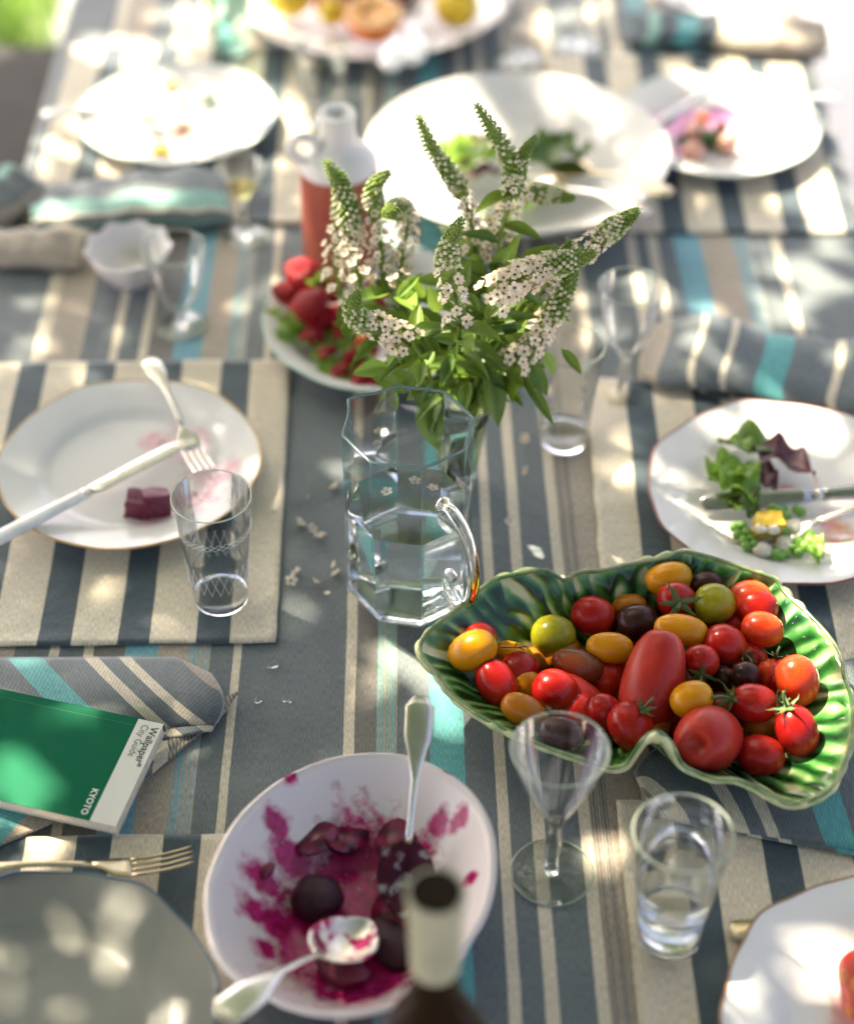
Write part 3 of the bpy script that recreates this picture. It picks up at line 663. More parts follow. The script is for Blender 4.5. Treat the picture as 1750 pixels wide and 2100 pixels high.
# big white salad platter
def shallow(px, py, Rr, H, label, mt, name, foot=.5, th=.004, h0=0.0, cat='bowl', n=96, mod=None):
    c = P(px, py, h0 + H); base = Vector((c.x, c.y, T + h0))
    pr = [(0, .006), (Rr * foot * .8, .007), (Rr * foot * 1.1, .010), (Rr * .78, H * .48), (Rr * .93, H * .84), (Rr * .985, H * .985), (Rr * .997, H), (Rr * 1.006, H * .985), (Rr * .97, H * .83), (Rr * .82, H * .42), (Rr * foot * 1.1, .003), (Rr * foot, 0), (Rr * foot * .95, .0008), (Rr * foot * .9, .002), (0, .002)]
    o = empty(name, base, label, cat); lathe('dish', pr, mt, o, n, mod)
    return o, base
sal, B_sal = shallow(1060, 302, .183, .055, 'very large white salad platter with leaves and servers, half in sun', M_porc, 'salad_platter', .55)
fru, B_fru = shallow(762, -22, .192, .035, 'large white platter of cut oranges and lemons at the top', M_porcw, 'fruit_platter', .6)
# small scalloped bowl
c = P(262, 505, .045); sb_o = empty('sugar_bowl', Vector((c.x, c.y, T)), 'small white bowl with crimped rim left of the goblet', 'bowl')
def crimp(t, r, z):
    w = max(0, (z - .02) / .03); return 1 + .055 * w * math.cos(9 * t), .002 * w * math.cos(9 * t)
lathe('dish', [(0, .006), (.02, .008), (.034, .02), (.041, .036), (.046, .045), (.0485, .0455), (.045, .036), (.038, .02), (.026, .006), (.024, 0), (.02, .002), (0, .002)], M_porcw, sb_o, 108, crimp)

def outline_bowl(name, label, pts, mat_, cat, prof, nring, ctr, th, ripple=None, attr=None, sub=5):
    "bowl whose rim runs through pts (world), floor at cloth level; prof(s) -> height share"
    rim = crv(pts, sub, True); n = len(rim)
    arc = [0.0]
    for i in range(1, n): arc.append(arc[-1] + (Vector((rim[i].x, rim[i].y)) - Vector((rim[i - 1].x, rim[i - 1].y))).length)
    arc = [q / (arc[-1] + .004) for q in arc]
    V = []; A = []; Fc = []
    for k in range(nring + 1):
        s = k / nring
        for i, p in enumerate(rim):
            q = Vector((ctr.x, ctr.y, 0)).lerp(Vector((p.x, p.y, 0)), s ** 0.92)
            z = ctr.z + (p.z - ctr.z) * prof(s)
            q.z = z
            dd, tv = (ripple(arc[i], s, q) if ripple else (0, 0))
            out = Vector((p.x - ctr.x, p.y - ctr.y, 0)).normalized()
            q = q + out * dd + Vector((0, 0, dd * 0.6))
            V.append(q); A.append(tv)
    for k in range(nring):
        for i in range(n):
            j = (i + 1) % n; a = k * n + i; b = k * n + j
            Fc.append((a, b, b + n, a + n))
    o = empty(name, Vector((ctr.x, ctr.y, T)), label, cat)
    d = mesh('dish', [v - o.location for v in V], Fc, mat_, o, attr=A)
    bm = bmesh.new(); bm.from_mesh(d.data)
    bmesh.ops.remove_doubles(bm, verts=bm.verts, dist=0.00005); bmesh.ops.recalc_face_normals(bm, faces=bm.faces); bm.normal_update()
    up = sum(f.normal.z for f in bm.faces)
    if up < 0: bmesh.ops.reverse_faces(bm, faces=bm.faces)
    bm.to_mesh(d.data); bm.free()
    md = d.modifiers.new('wall', 'SOLIDIFY'); md.thickness = th; md.offset = -1.0
    return o, rim
# ---- beetroot bowl
BEET = [(428, 1828), (445, 1765), (480, 1695), (526, 1642), (586, 1596), (674, 1558), (761, 1546), (832, 1551), (902, 1579), (958, 1621), (993, 1677), (1007, 1740), (1004, 1811), (986, 1874), (951, 1934), (930, 1969), (849, 2039), (797, 2060), (726, 2074), (656, 2073), (586, 2055), (544, 2029), (494, 2004), (456, 1965), (435, 1916)]
BH = 0.068
pts = [P(x, y, BH) for x, y in BEET]
bc = Vector((sum(p.x for p in pts) / len(pts), sum(p.y for p in pts) / len(pts), T + .0052))
def beetprof(s):
    if s < .42: return 0.0
    return ((s - .42) / .58) ** 1.45
sp = []
for (x, y, r) in [(720, 1830, .075), (740, 1760, .055), (640, 1880, .055), (600, 1780, .03), (760, 1880, .06), (690, 2010, .05), (560, 1890, .028), (850, 1770, .028), (780, 1990, .05), (820, 1850, .05), (900, 1730, .014), (650, 1640, .012), (540, 1830, .022), (940, 1740, .013), (610, 1960, .040), (520, 1890, .020), (545, 1960, .020), (600, 1680, .010), (575, 1740, .016), (920, 1660, .009), (965, 1850, .010), (640, 1600, .010)]:
    q = P(x, y, .012); sp.append((q.x - bc.x, q.y - bc.y, r))
S_beet = stainmat('stoneware smeared with beetroot', (0.66, 0.60, 0.585), (0.44, 0.015, 0.15), sp, 0.80, 46, 0.18, (0.26, 0.006, 0.065))
beet_bowl, beet_rim = outline_bowl('beetroot_bowl', 'pale uneven bowl smeared crimson with beetroot and two spoons', pts, S_beet, 'bowl', beetprof, 26, bc, .005)

# ---- green leaf bowl
RIM = [(860, 1334, .068), (867, 1308, .07), (898, 1276, .072), (951, 1234, .072), (1004, 1192, .076), (1057, 1176, .076), (1109, 1168, .076), (1136, 1176, .072), (1157, 1187, .066), (1188, 1173, .070), (1236, 1168, .072), (1307, 1152, .074), (1362, 1142, .075), (1397, 1130, .078), (1442, 1137, .078), (1496, 1153, .076), (1550, 1172, .075), (1588, 1187, .072), (1612, 1217, .070), (1657, 1258, .072), (1698, 1303, .072), (1724, 1344, .070), (1729, 1384, .067), (1743, 1424, .070), (1749, 1478, .070), (1746, 1518, .068), (1722, 1585, .064), (1698, 1620, .060), (1657, 1642, .056), (1617, 1647, .055), (1577, 1630, .058), (1550, 1614, .062), (1510, 1597, .064), (1469, 1595, .060), (1432, 1583, .058), (1400, 1566, .066), (1381, 1532, .084), (1362, 1507, .094), (1340, 1499, .096), (1316, 1517, .088), (1297, 1543, .072), (1281, 1566, .058), (1258, 1573, .054), (1225, 1566, .054), (1162, 1545, .058), (1109, 1526, .060), (1043, 1497, .062), (991, 1471, .062), (951, 1445, .060), (920, 1418, .060), (893, 1379, .064), (869, 1352, .067)]
rpts = [P(x, y, h) for x, y, h in RIM]
gc = P(1310, 1400, .0); gc = Vector((gc.x, gc.y, T + .0062))
def gprof(s):
    if s < .40: return 0.0
    q = (s - .40) / .60
    return q ** 1.25
CURL = P(1340, 1499, .096)
def gripple(a, s, q):
    w = max(0, (s - .40) / .60)
    wob = noise.noise(Vector((a * 34, s * 5, 1))) * 2.4 + noise.noise(Vector((q.x * 22, q.y * 22, 3))) * 3.2 + noise.noise(Vector((q.x * 60, q.y * 60, 8))) * 1.3
    rib = math.sin(2 * PI * 52 * a + wob + 2.2 * s * math.sin(2 * PI * a * 3))
    rib = rib - .25 * math.cos(2 * (2 * PI * 52 * a + wob))
    dash = noise.noise(Vector((a * 64, s * 9, 5)))
    big = math.sin(2 * PI * 8 * a + 1.2)
    fade = 1 - max(0, (s - .94) / .06) * .8
    d = (.0033 * (rib + .8 * dash) + .0038 * big) * min(1, w * 1.6) * fade
    tv = .47 + .36 * rib * min(1, w * 3) + .62 * dash + .12 * big + .25 * noise.noise(Vector((q.x * 70, q.y * 70, 2)))
    k = max(0, (s - .955) / .045); tv = tv * (1 - k) + k * .95
    if (Vector((q.x, q.y)) - Vector((CURL.x, CURL.y))).length < .03 and s > .90: tv += (s - .90) * 9
    return d, tv
m, nt, b = newmat('green majolica glaze')
at = N(nt, 'ShaderNodeAttribute'); at.attribute_name = 'tint'
cr = N(nt, 'ShaderNodeValToRGB'); el = cr.color_ramp.elements
el[0].position = 0.05; el[0].color = (0.004, 0.030, 0.005, 1); el[1].position = 1.0; el[1].color = (0.52, 0.52, 0.28, 1)
e = el.new(0.34); e.color = (0.012, 0.075, 0.012, 1)
e = el.new(0.60); e.color = (0.055, 0.175, 0.038, 1)
e = el.new(0.82); e.color = (0.20, 0.33, 0.12, 1)
tc = N(nt, 'ShaderNodeTexCoord'); nz = N(nt, 'ShaderNodeTexNoise'); nz.inputs['Scale'].default_value = 75; nz.inputs['Detail'].default_value = 4
nt.links.new(tc.outputs['Object'], nz.inputs['Vector'])
ma = N(nt, 'ShaderNodeMath', operation='MULTIPLY_ADD'); nt.links.new(nz.outputs['Fac'], ma.inputs[0]); ma.inputs[1].default_value = 0.5; 
sb_ = N(nt, 'ShaderNodeMath', operation='SUBTRACT'); nt.links.new(at.outputs['Fac'], sb_.inputs[0]); sb_.inputs[1].default_value = 0.25; nt.links.new(sb_.outputs[0], ma.inputs[2])
nt.links.new(ma.outputs[0], cr.inputs[0])
# drifts of bluer glaze
n5 = N(nt, 'ShaderNodeTexNoise'); n5.inputs['Scale'].default_value = 16; n5.inputs['Detail'].default_value = 2; nt.links.new(tc.outputs['Object'], n5.inputs['Vector'])
r5 = N(nt, 'ShaderNodeMapRange'); nt.links.new(n5.outputs['Fac'], r5.inputs[0]); r5.inputs[1].default_value = 0.5; r5.inputs[2].default_value = 0.68; r5.inputs[4].default_value = 0.55
mxb = N(nt, 'ShaderNodeMix', data_type='RGBA'); nt.links.new(r5.outputs[0], mxb.inputs['Factor']); nt.links.new(cr.outputs[0], mxb.inputs[6])
hs = N(nt, 'ShaderNodeHueSaturation'); hs.inputs['Hue'].default_value = 0.575; nt.links.new(cr.outputs[0], hs.inputs['Color']); nt.links.new(hs.outputs[0], mxb.inputs[7])
nt.links.new(mxb.outputs[2], b.inputs['Base Color'])
b.inputs['Roughness'].default_value = 0.13; b.inputs['Specular IOR Level'].default_value = 0.45
M_maj = m
leaf_bowl, leaf_rim = outline_bowl('leaf_bowl', 'green glazed cabbage leaf bowl full of mixed tomatoes', rpts, M_maj, 'bowl', gprof, 48, gc, .0055, gripple, sub=10)
path = [Vector(p) - leaf_bowl.location + Vector((0, 0, -.001)) for p in leaf_rim]; path.append(path[0])
v, fc = tube_vf(path, 0.0019, 8, False)
mesh('rolled_rim', v, fc, mat('pale worn green rim glaze', (0.26, 0.31, 0.15), 0.2, (0.05, 0.13, 0.035), 45, coat=0.5), leaf_bowl)
def bowl_floor(x, y):
    d = Vector((x - gc.x, y - gc.y)); r = d.length
    if r < 1e-6: return 0.006
    u = d / r; best = None
    for p in leaf_rim[::4]:
        e = Vector((p.x - gc.x, p.y - gc.y)); ang = u.dot(e.normalized())
        if best is None or ang > best[0]: best = (ang, e.length, p.z - gc.z)
    s = min(1.05, (r / best[1])) ** (1 / 0.92)
    return 0.007 + best[2] * gprof(min(s, 1.0))

# ------------------------------------------------------------------ tomatoes
# (x, y, semi long, semi short, angle, kind, height, label)
TOM = [
 (968, 1334, 50, 38, -28, 'yel', .074, 'golden oval tomato lying at the far left tip of the tomato pile'),
 (985, 1308, 32, 30, 0, 'red', .060, 'red tomato half hidden behind the leftmost golden tomato'),
 (1052, 1346, 42, 28, 20, 'yel', .058, 'golden long tomato with a dry twig right of the leftmost one'),
 (1100, 1355, 30, 26, 20, 'ora', .045, 'amber tomato partly hidden below the left green tomato'),
 (1134, 1304, 44, 41, 0, 'grn', .066, 'round yellow green tomato against the back wall, left one of two'),
 (1016, 1399, 48, 38, 62, 'red', .068, 'red oval tomato with a green calyx at the left front'),
 (1076, 1402, 33, 31, 30, 'yel', .058, 'small golden tomato between two red ones at the left front'),
 (1138, 1416, 46, 41, 20, 'red', .072, 'deep red tomato above the wine glass rim, left of the twin lobed red one'),
 (1184, 1366, 53, 33, 18, 'brn', .070, 'shiny brown and red striped oval tomato in the left middle'),
 (1249, 1329, 46, 31, 5, 'yel', .076, 'golden oval tomato left of the top of the big plum tomato'),
 (1215, 1263, 43, 39, 10, 'red', .072, 'dark red tomato against the back wall beside the notch'),
 (1290, 1246, 34, 27, 0, 'ora', .062, 'amber tomato at the back half hidden by the purple black one'),
 (1305, 1276, 43, 36, -10, 'pur', .070, 'purple black tomato behind the big plum tomato'),
 (1200, 1440, 74, 34, 38, 'plum', .056, 'long dull red tomato lying low left of the big plum tomato'),
 (1236, 1458, 38, 34, 20, 'red', .066, 'small red tomato seen just above the wine glass rim'),
 (1292, 1489, 50, 43, 60, 'red', .074, 'red tomato with curled green calyx at the front left of the curl'),
 (1338, 1397, 103, 60, -76, 'plum', .094, 'very big long plum tomato standing in the middle of the bowl'),
 (1150, 1503, 46, 33, 10, 'pur', .050, 'dark tomato seen through the wine glass rim'),
 (1072, 1458, 46, 32, 30, 'ora', .048, 'shaded amber tomato low at the left front rim'),
 (1370, 1187, 46, 33, -8, 'yel', .076, 'golden tomato topmost at the back of the pile'),
 (1448, 1199, 34, 27, 5, 'pur', .062, 'purple black tomato behind the right yellow green one'),
 (1386, 1231, 38, 36, 0, 'red', .082, 'dark red tomato topped by a big star shaped calyx'),
 (1464, 1238, 41, 40, 0, 'grn', .088, 'round yellow green tomato at the back right'),
 (1536, 1231, 44, 39, -10, 'orr', .084, 'bright orange red tomato at the back right beside the green one'),
 (1562, 1291, 42, 35, 12, 'orr', .088, 'bright oval orange red tomato casting a shadow on the right wall'),
 (1395, 1294, 53, 33, 10, 'yel', .090, 'long golden tomato below the star calyx'),
 (1485, 1322, 43, 39, 30, 'red', .086, 'glossy red tomato with a dry curled calyx in the right middle'),
 (1506, 1286, 36, 32, 0, 'red', .062, 'red tomato hidden between the yellow green and the oval orange one'),
 (1437, 1357, 35, 34, 0, 'red', .090, 'small red tomato right of the plum tomato with calyx below'),
 (1540, 1350, 33, 30, 40, 'red', .070, 'small red tomato tucked right of the dry curled calyx'),
 (1582, 1385, 31, 33, 0, 'orr', .078, 'glowing orange tomato pressed against the large sunlit red one'),
 (1634, 1396, 51, 42, 75, 'orr', .084, 'large sunlit red tomato at the right wall'),
 (1528, 1384, 29, 27, 0, 'pur', .084, 'small brown black tomato right of centre'),
 (1482, 1392, 30, 31, 0, 'pur', .066, 'black tomato in shadow between the calyx and the small brown one'),
 (1417, 1434, 43, 36, -20, 'yel', .092, 'golden tomato with a dark spot right of the plum tomato'),
 (1545, 1442, 47, 38, 8, 'red', .086, 'wide glossy red tomato in the right front'),
 (1633, 1499, 51, 41, 70, 'red', .070, 'upright oval red tomato at the right front edge'),
 (1559, 1549, 47, 40, 10, 'red', .060, 'round red tomato nearest the right front rim'),
 (1450, 1516, 78, 64, -35, 'plum', .074, 'big puckered red plum tomato at the front right of the curl'),
 (1562, 1491, 38, 32, 0, 'ora', .052, 'shaded amber tomato under the right front red ones'),
]
tom = []
for (x, y, a, b, an, k, h, lab) in TOM:
    p = P(x, y, h); tom.append([p, (x, y), a, b, an, k, lab, h])
# let them settle: each keeps its line of sight, the pile pushes apart in depth
def ray(x, y): return (FWD + RIGHT * ((x - 875) / F) - UPI * ((y - 1050) / F)).normalized()
D = []
for t_ in tom:
    rr = ray(*t_[1]); D.append((t_[0] - cam.location).length)
rays = [ray(*t_[1]) for t_ in tom]
rad = [(t_[2] * .38 + t_[3] * .58) * pxm(t_[0]) for t_ in tom]
D0 = list(D)
for it in range(90):
    for i in range(len(tom)): D[i] += 0.0004
    for i in range(len(tom)):
        for j in range(i + 1, len(tom)):
            pi_ = cam.location + rays[i] * D[i]; pj = cam.location + rays[j] * D[j]
            d = (pi_ - pj).length; need = (rad[i] + rad[j]) * 0.90
            if d < need:
                lat = (pi_ - rays[i] * 0 - pj); along = D[i] - D[j]; latq = max(0, d * d - along * along)
                want = math.sqrt(max(0, need * need - latq)); push = (want - abs(along)) * .25
                push = min(push, .002)
                if along < 0: D[i] -= push; D[j] += push
                else: D[i] += push; D[j] -= push
    for i in range(len(tom)):
        for _ in range(6):
            p = cam.location + rays[i] * D[i]
            if p.z - T < bowl_floor(p.x, p.y) + rad[i] * .92: D[i] -= .0015
            else: break
        D[i] = min(max(D[i], D0[i] - .05), D0[i] + .05)
def ellip(nu=28, nv=18, lobe=0.0, pucker=0.0, taper=0.0, sq=1.0):
    V = []; Fc = []
    for j in range(nv + 1):
        ph = PI * j / nv; xx = math.cos(ph); rr = math.sin(ph) ** sq
        for i in range(nu):
            a = 2 * PI * i / nu
            k = rr * (1 + lobe * math.cos(4 * a) * abs(xx) ** 1.0) * (1 - taper * xx)
            px = xx
            if pucker and xx > .5: px = xx - pucker * math.exp(-(rr / .34) ** 2)
            V.append((px, k * math.cos(a), k * math.sin(a)))
    for j in range(nv):
        for i in range(nu):
            a = j * nu + i; b = j * nu + (i + 1) % nu; Fc.append((a, a + nu, b + nu, b))
    return V, Fc
def tom_mesh(name, **kw):
    v, f = ellip(**kw); me = bpy.data.meshes.new(name); me.from_pydata(v, [], f)
    me.polygons.foreach_set('use_smooth', [True] * len(me.polygons)); me.materials.append(None)
    bm = bmesh.new(); bm.from_mesh(me); bmesh.ops.remove_doubles(bm, verts=bm.verts, dist=1e-4); bmesh.ops.recalc_face_normals(bm, faces=bm.faces); bm.to_mesh(me); bm.free()
    return me
TS = [tom_mesh('tomato_a', lobe=.015, sq=.92, taper=.03), tom_mesh('tomato_b', lobe=.02, sq=.82, taper=-.04), tom_mesh('tomato_plum', lobe=.03, sq=.74, taper=.08, pucker=.02), tom_mesh('tomato_pucker', lobe=.03, sq=.80, taper=.05, pucker=.42)]
def scar(parent, nloc):
    v, f = ellip(10, 6); o = mesh('blossom_scar', [(p[0] * .05, p[1] * .05, p[2] * .05) for p in v], f, M_eye, parent)
    o.location = nloc; return o
tomo = []
for i, t_ in enumerate(tom):
    p = cam.location + rays[i] * D[i]; mm_ = pxm(p)
    big = t_[2] > 65
    me = TS[3] if t_[1] == (1450, 1516) else TS[2] if (big or t_[5] == 'plum') else TS[1] if t_[2] > t_[3] * 1.25 else TS[0]
    o = bpy.data.objects.new('tomato', me); link(o)
    o.material_slots[0].link = 'OBJECT'; o.material_slots[0].material = TM[t_[5]]
    an = R(t_[4]); ax = (RIGHT * math.cos(an) - UPI * math.sin(an)).normalized()
    rnd = random.Random(i)
    if me is TS[3]: ax = (ax * -0.52 - FWD * 0.78 + UPI * .22).normalized()
    else: ax = (ax - FWD * rnd.uniform(-.15, .25)).normalized()
    y_ = (-FWD).cross(ax).normalized(); z_ = ax.cross(y_)
    mw = Matrix((ax, y_, z_)).transposed().to_4x4() @ Matrix.Diagonal((t_[2] * mm_ * 1.06, t_[3] * mm_ * 1.06, t_[3] * mm_ * 1.06, 1)); mw.translation = p
    o.matrix_world = mw
    tag(o, t_[6], 'tomato', 'tomatoes in the green leaf bowl'); tomo.append((o, p, t_[2] * mm_, t_[3] * mm_))
for i in (10, 22, 34, 2, 23, 9, 0, 4, 7, 12, 19, 24, 25, 31, 35, 37, 16):
    o = tomo[i][0]; a = random.Random(i * 3).uniform(-.5, .5)
    d = Vector((.86, .3 * math.sin(a) + .1, .45)).normalized(); scar(o, d * .985)
# tomatoes filling the bottom of the bowl
rf = random.Random(5)
for k, (x, y, kd) in enumerate([(1060, 1400, 'red'), (1150, 1350, 'ora'), (1240, 1400, 'red'), (1330, 1330, 'red'), (1420, 1300, 'red'), (1500, 1430, 'ora'), (1380, 1480, 'red'), (1480, 1470, 'brn'), (1600, 1440, 'red'), (1270, 1360, 'red'), (1180, 1480, 'red'), (1440, 1400, 'brn'), (1540, 1310, 'red'), (1330, 1500, 'ora')]):
    p = P(x, y, .02); o = bpy.data.objects.new('tomato', TS[k % 2]); link(o); o.material_slots[0].link = 'OBJECT'; o.material_slots[0].material = TM[kd]
    p.z = T + max(bowl_floor(p.x, p.y) + .017, .026)
    o.location = p; o.scale = (.020, .018, .018); o.rotation_euler = (0, 0, rf.uniform(0, 6))
    tag(o, 'tomato mostly buried under the top layer of the green bowl', 'tomato', 'buried tomatoes at the bottom of the green bowl')
# calyxes
def calyx(ti, cx, cy_, size, spin, curl, dry=False, stem=0.35, ns=5):
    o, p, ra, rb = tomo[ti]
    q = Vector(TOM[ti][:2]); m_ = pxm(p)
    dx, dy = (cx - q.x) * m_, (cy_ - q.y) * m_
    # direction on the tomato surface, in its own unit space
    w = p + RIGHT * dx - UPI * dy
    l = o.matrix_world.inverted() @ w
    camdir = (o.matrix_world.inverted().to_3x3() @ (-FWD))
    # push towards the camera until on the surface
    a_ = camdir.dot(camdir); b_ = 2 * l.dot(camdir); c_ = l.dot(l) - 1
    disc = b_ * b_ - 4 * a_ * c_
    if disc > 0: l = l + camdir * ((-b_ + math.sqrt(disc)) / (2 * a_))
    else: l = l.normalized()
    pos = o.matrix_world @ l
    nrm = (o.matrix_world.inverted().transposed().to_3x3() @ l).normalized()
    t1 = nrm.orthogonal().normalized(); t2 = nrm.cross(t1)
    V = []; Fc = []; rr = random.Random(ti)
    for k in range(ns):
        a = 2 * PI * k / ns + spin + rr.uniform(-.25, .25); d = t1 * math.cos(a) + t2 * math.sin(a); s = nrm.cross(d)
        L = size * rr.uniform(.75, 1.15); o0 = len(V)
        for j in range(6):
            u = j / 5; wdt = size * .17 * (1 - u) ** .7 * (1.0 if j else .8) + size * .015
            lift = .0012 + curl * L * u * u + .12 * L * u * rr.uniform(.5, 1.3)
            c = pos + d * (L * u) + nrm * lift + s * (rr.uniform(-.1, .1) * L * u)
            V += [c - s * wdt, c + nrm * wdt * .5, c + s * wdt]
        for j in range(5):
            for q_ in range(2):
                a0 = o0 + j * 3 + q_; Fc.append((a0, a0 + 1, a0 + 4, a0 + 3))
    sv, sf = tube_vf(crv([pos, pos + nrm * size * stem, pos + nrm * size * stem * 1.7 + t1 * size * .2], 4), [size * .09] * 9, 6)
    V, Fc = join((V, Fc), (sv, sf))
    inv = o.matrix_world.inverted()
    c = mesh('calyx', [inv @ Vector(v) for v in V], Fc, M_sepal, o); return c
calyx(5, 1040, 1436, .017, .4, .05, stem=.9)
calyx(15, 1312, 1455, .014, 1.0, .45, stem=.7)
calyx(21, 1386, 1236, .021, .3, .10, stem=.25)
calyx(26, 1517, 1340, .012, .2, .7, stem=.6)
calyx(28, 1432, 1380, .018, 1.2, .15, stem=.5)
calyx(30, 1590, 1348, .013, .8, .3, stem=.5)
calyx(35, 1500, 1432, .016, .2, .25, stem=.8)
calyx(36, 1612, 1452, .016, .9, .2, stem=.6)
calyx(35, 1588, 1440, .015, 1.9, .3, stem=.5)
tw = crv([tomo[2][1] + Vector((-.012, -.004, .016)), tomo[2][1] + Vector((.0, -.006, .0175)), tomo[2][1] + Vector((.012, -.006, .019))], 4)
v1 = tube_vf(tw, .0005, 5); v2 = tube_vf([tw[4], tw[4] + Vector((.004, .004, .005))], .0004, 5); v3 = tube_vf([tw[5], tw[5] + Vector((.006, -.004, .001))], .0004, 5)
v, f = join(v1, v2, v3); inv = tomo[2][0].matrix_world.inverted()
mesh('dry_twig', [inv @ Vector(q) for q in v], f, M_bark, tomo[2][0])

# ------------------------------------------------------------------ glassware
def tumbler(px, py, label, H=.131, rb=.026, rt=.0385, h0=0.0, gm=M_glass, level=None, drink=None, dlabel=None, etched=False):
    base = P(px, py, h0)
    o = empty('tumbler', base, label, 'glass')
    def ro(z): return rb + (rt - rb) * (z / H) ** 1.1
    zs = [.010, .02, .04, .06, .08, .10, H * .9, H - .0008]
    wall = [(ro(z) - .0006, z) for z in zs]
    thin = M_thin if gm is not M_glassg else gm
    lathe('glass_wall', wall, thin, o, 64)
    lathe('glass_base', [(0, 0), (rb * .8, 0), (rb * .97, .0012), (ro(.0098) - .0001, .0098), (ro(.0098) - .0018, .0105), (rb * .6, .0088), (0, .0084)], gm, o, 64)
    if gm is not M_glassg:
        v, f = tube_vf([((rt - .0008) * math.cos(2 * PI * k / 72), (rt - .0008) * math.sin(2 * PI * k / 72), H) for k in range(73)], .00085, 8, False); mesh('rim', v, f, M_rim, o)
    if etched:
        V = []; Fc = []
        for z0, n_, hh in ((.030, 22, .030), (.092, 30, .008)):
            for s in (-1, 1):
                for k in range(n_):
                    a0 = 2 * PI * k / n_; pts_ = []
                    for j in range(5):
                        z = z0 + hh * j / 4; a = a0 + s * .32 * j / 4
                        pts_.append((( ro(z) + .00015) * math.cos(a), (ro(z) + .00015) * math.sin(a), z))
                    v, f = tube_vf(pts_, .00016, 4, False); V, Fc = join((V, Fc), (v, f))
        q = mesh('etched_lattice', V, Fc, mat('frosted etching', (.75, .77, .75), .6), o); q['kind'] = 'stuff'
    if level:
        zz = [.013, .03, .05, level - .001]
        pw = [(0, .0112), (rb * .6, .0114)] + [(ro(z) - .0018, z) for z in zz if z < level] + [(ro(level) - .0019, level), (0, level)]
        w = lathe('water', pw, drink or M_water, None, 64, loc=base); tag(w, dlabel, 'water')
    return o
tumbler(1370, 1919, 'plain tumbler half full of water in front of the green bowl', h0=MH, level=.072, dlabel='clear drink half filling the tumbler in front of the green bowl')
tumbler(454, 1228, 'tall empty etched tumbler at the corner of the left placemat', h0=MH, rb=.0255, rt=.037, H=.13, etched=True)
tumbler(1155, 905, 'clear heavy based tumbler right of the flower vase', level=.018, dlabel='last drops of drink in the tumbler right of the vase', H=.125, rb=.024, rt=.036)
tumbler(665, 245, 'clear blurred tumbler behind the red bottle', H=.10, rb=.023, rt=.033)
tumbler(475, 110, 'pale green glass tumbler near the top left platter', H=.10, rb=.024, rt=.033, gm=M_glassg)
def wineglass(px, py, label, H=.155, rr=.0385, foot=.0345, h0=0.0, gm=M_glass, bowl0=.075, level=None, drink=None, dlabel=None, facets=0, belly=1.0, name='wine_glass'):
    base = P(px, py, h0); o = empty(name, base, label, 'glass')
    fm = None
    if facets:
        def fm(a, r, z): return (1 + (.05 * math.cos(facets * a) if .012 < z < bowl0 + .03 and r > .003 else 0)), 0
    lathe('foot', [(0.0055, .0022), (foot * .6, .0006), (foot * .96, 0), (foot, .0008), (foot * .97, .0018), (foot * .5, .0030), (.0095, .0048), (.0062, .0075)], M_thin, o, 64)
    v, f = tube_vf([(foot * .985 * math.cos(2 * PI * k / 72), foot * .985 * math.sin(2 * PI * k / 72), .001) for k in range(73)], .0009, 8, False); mesh('foot_edge', v, f, M_rim, o)
    lathe('stem', [(0, .0018), (.0058, .0022), (.0063, .0075), (.0046, .014), (.0060, .022), (.0066, .035), (.0050, .052 if bowl0 > .06 else bowl0 * .6), (.0040, bowl0 - .010), (.0052, bowl0 - .004), (.0068, bowl0), (.0040, bowl0 + .0035), (0, bowl0 + .0025)], gm if gm is not M_glassb else M_glass, o, 48, fm)
    outer = []; inner = []
    for k in range(9):
        s = k / 8; z = bowl0 + (H - bowl0) * s
        r = .007 + (rr - .007) * ((1 - belly) * math.sin(s * PI / 2) ** .6 + belly * (.50 * s + .50 * math.sin(s * PI / 2)))
        outer.append((r, z)); inner.append((r - .0011, z + (.0035 if k == 0 else 0)))
    lathe('cup', [(r_ - .0005, z_) for r_, z_ in outer], M_thinb if gm is M_glassb else M_thin, o, 64, None)
    v, f = tube_vf([((rr - .0006) * math.cos(2 * PI * k / 72), (rr - .0006) * math.sin(2 * PI * k / 72), H + .0003) for k in range(73)], .0008, 8, False); mesh('rim', v, f, M_rim, o)
    if level:
        pw = [(0, bowl0 + .0025)] + [(r - .0002, z) for r, z in inner if z < level] 
        pw += [(pw[-1][0] + .002, level), (0, level)]
        w = lathe('drink', pw, drink or M_wine, None, 48, loc=base); tag(w, dlabel, 'drink')
    return o
wineglass(1130, 1790, 'empty stemmed wine glass between the beetroot bowl and green bowl', facets=6, bowl0=.068, belly=1.0)
wineglass(503, 487, 'small stemmed glass of pale yellow drink near the far left plate', H=.098, rr=.028, foot=.026, bowl0=.052, level=.07, dlabel='pale yellow drink in the small stemmed glass')
wineglass(1275, 815, 'cut glass goblet left of the grey napkin on the right', H=.145, rr=.034, foot=.032, bowl0=.058, belly=.3, facets=8)
wineglass(372, 668, 'thick clear goblet with blue tint right of the small white bowl', H=.105, rr=.035, foot=.028, bowl0=.022, belly=.2, gm=M_glassb, name='goblet')
wineglass(1185, 95, 'blurred stemmed glass beyond the salad platter', H=.12, rr=.032, foot=.03, bowl0=.055)
wineglass(1060, 120, 'blurred clear glass at the right end of the fruit platter', H=.11, rr=.03, foot=.03, bowl0=.05, belly=.6)
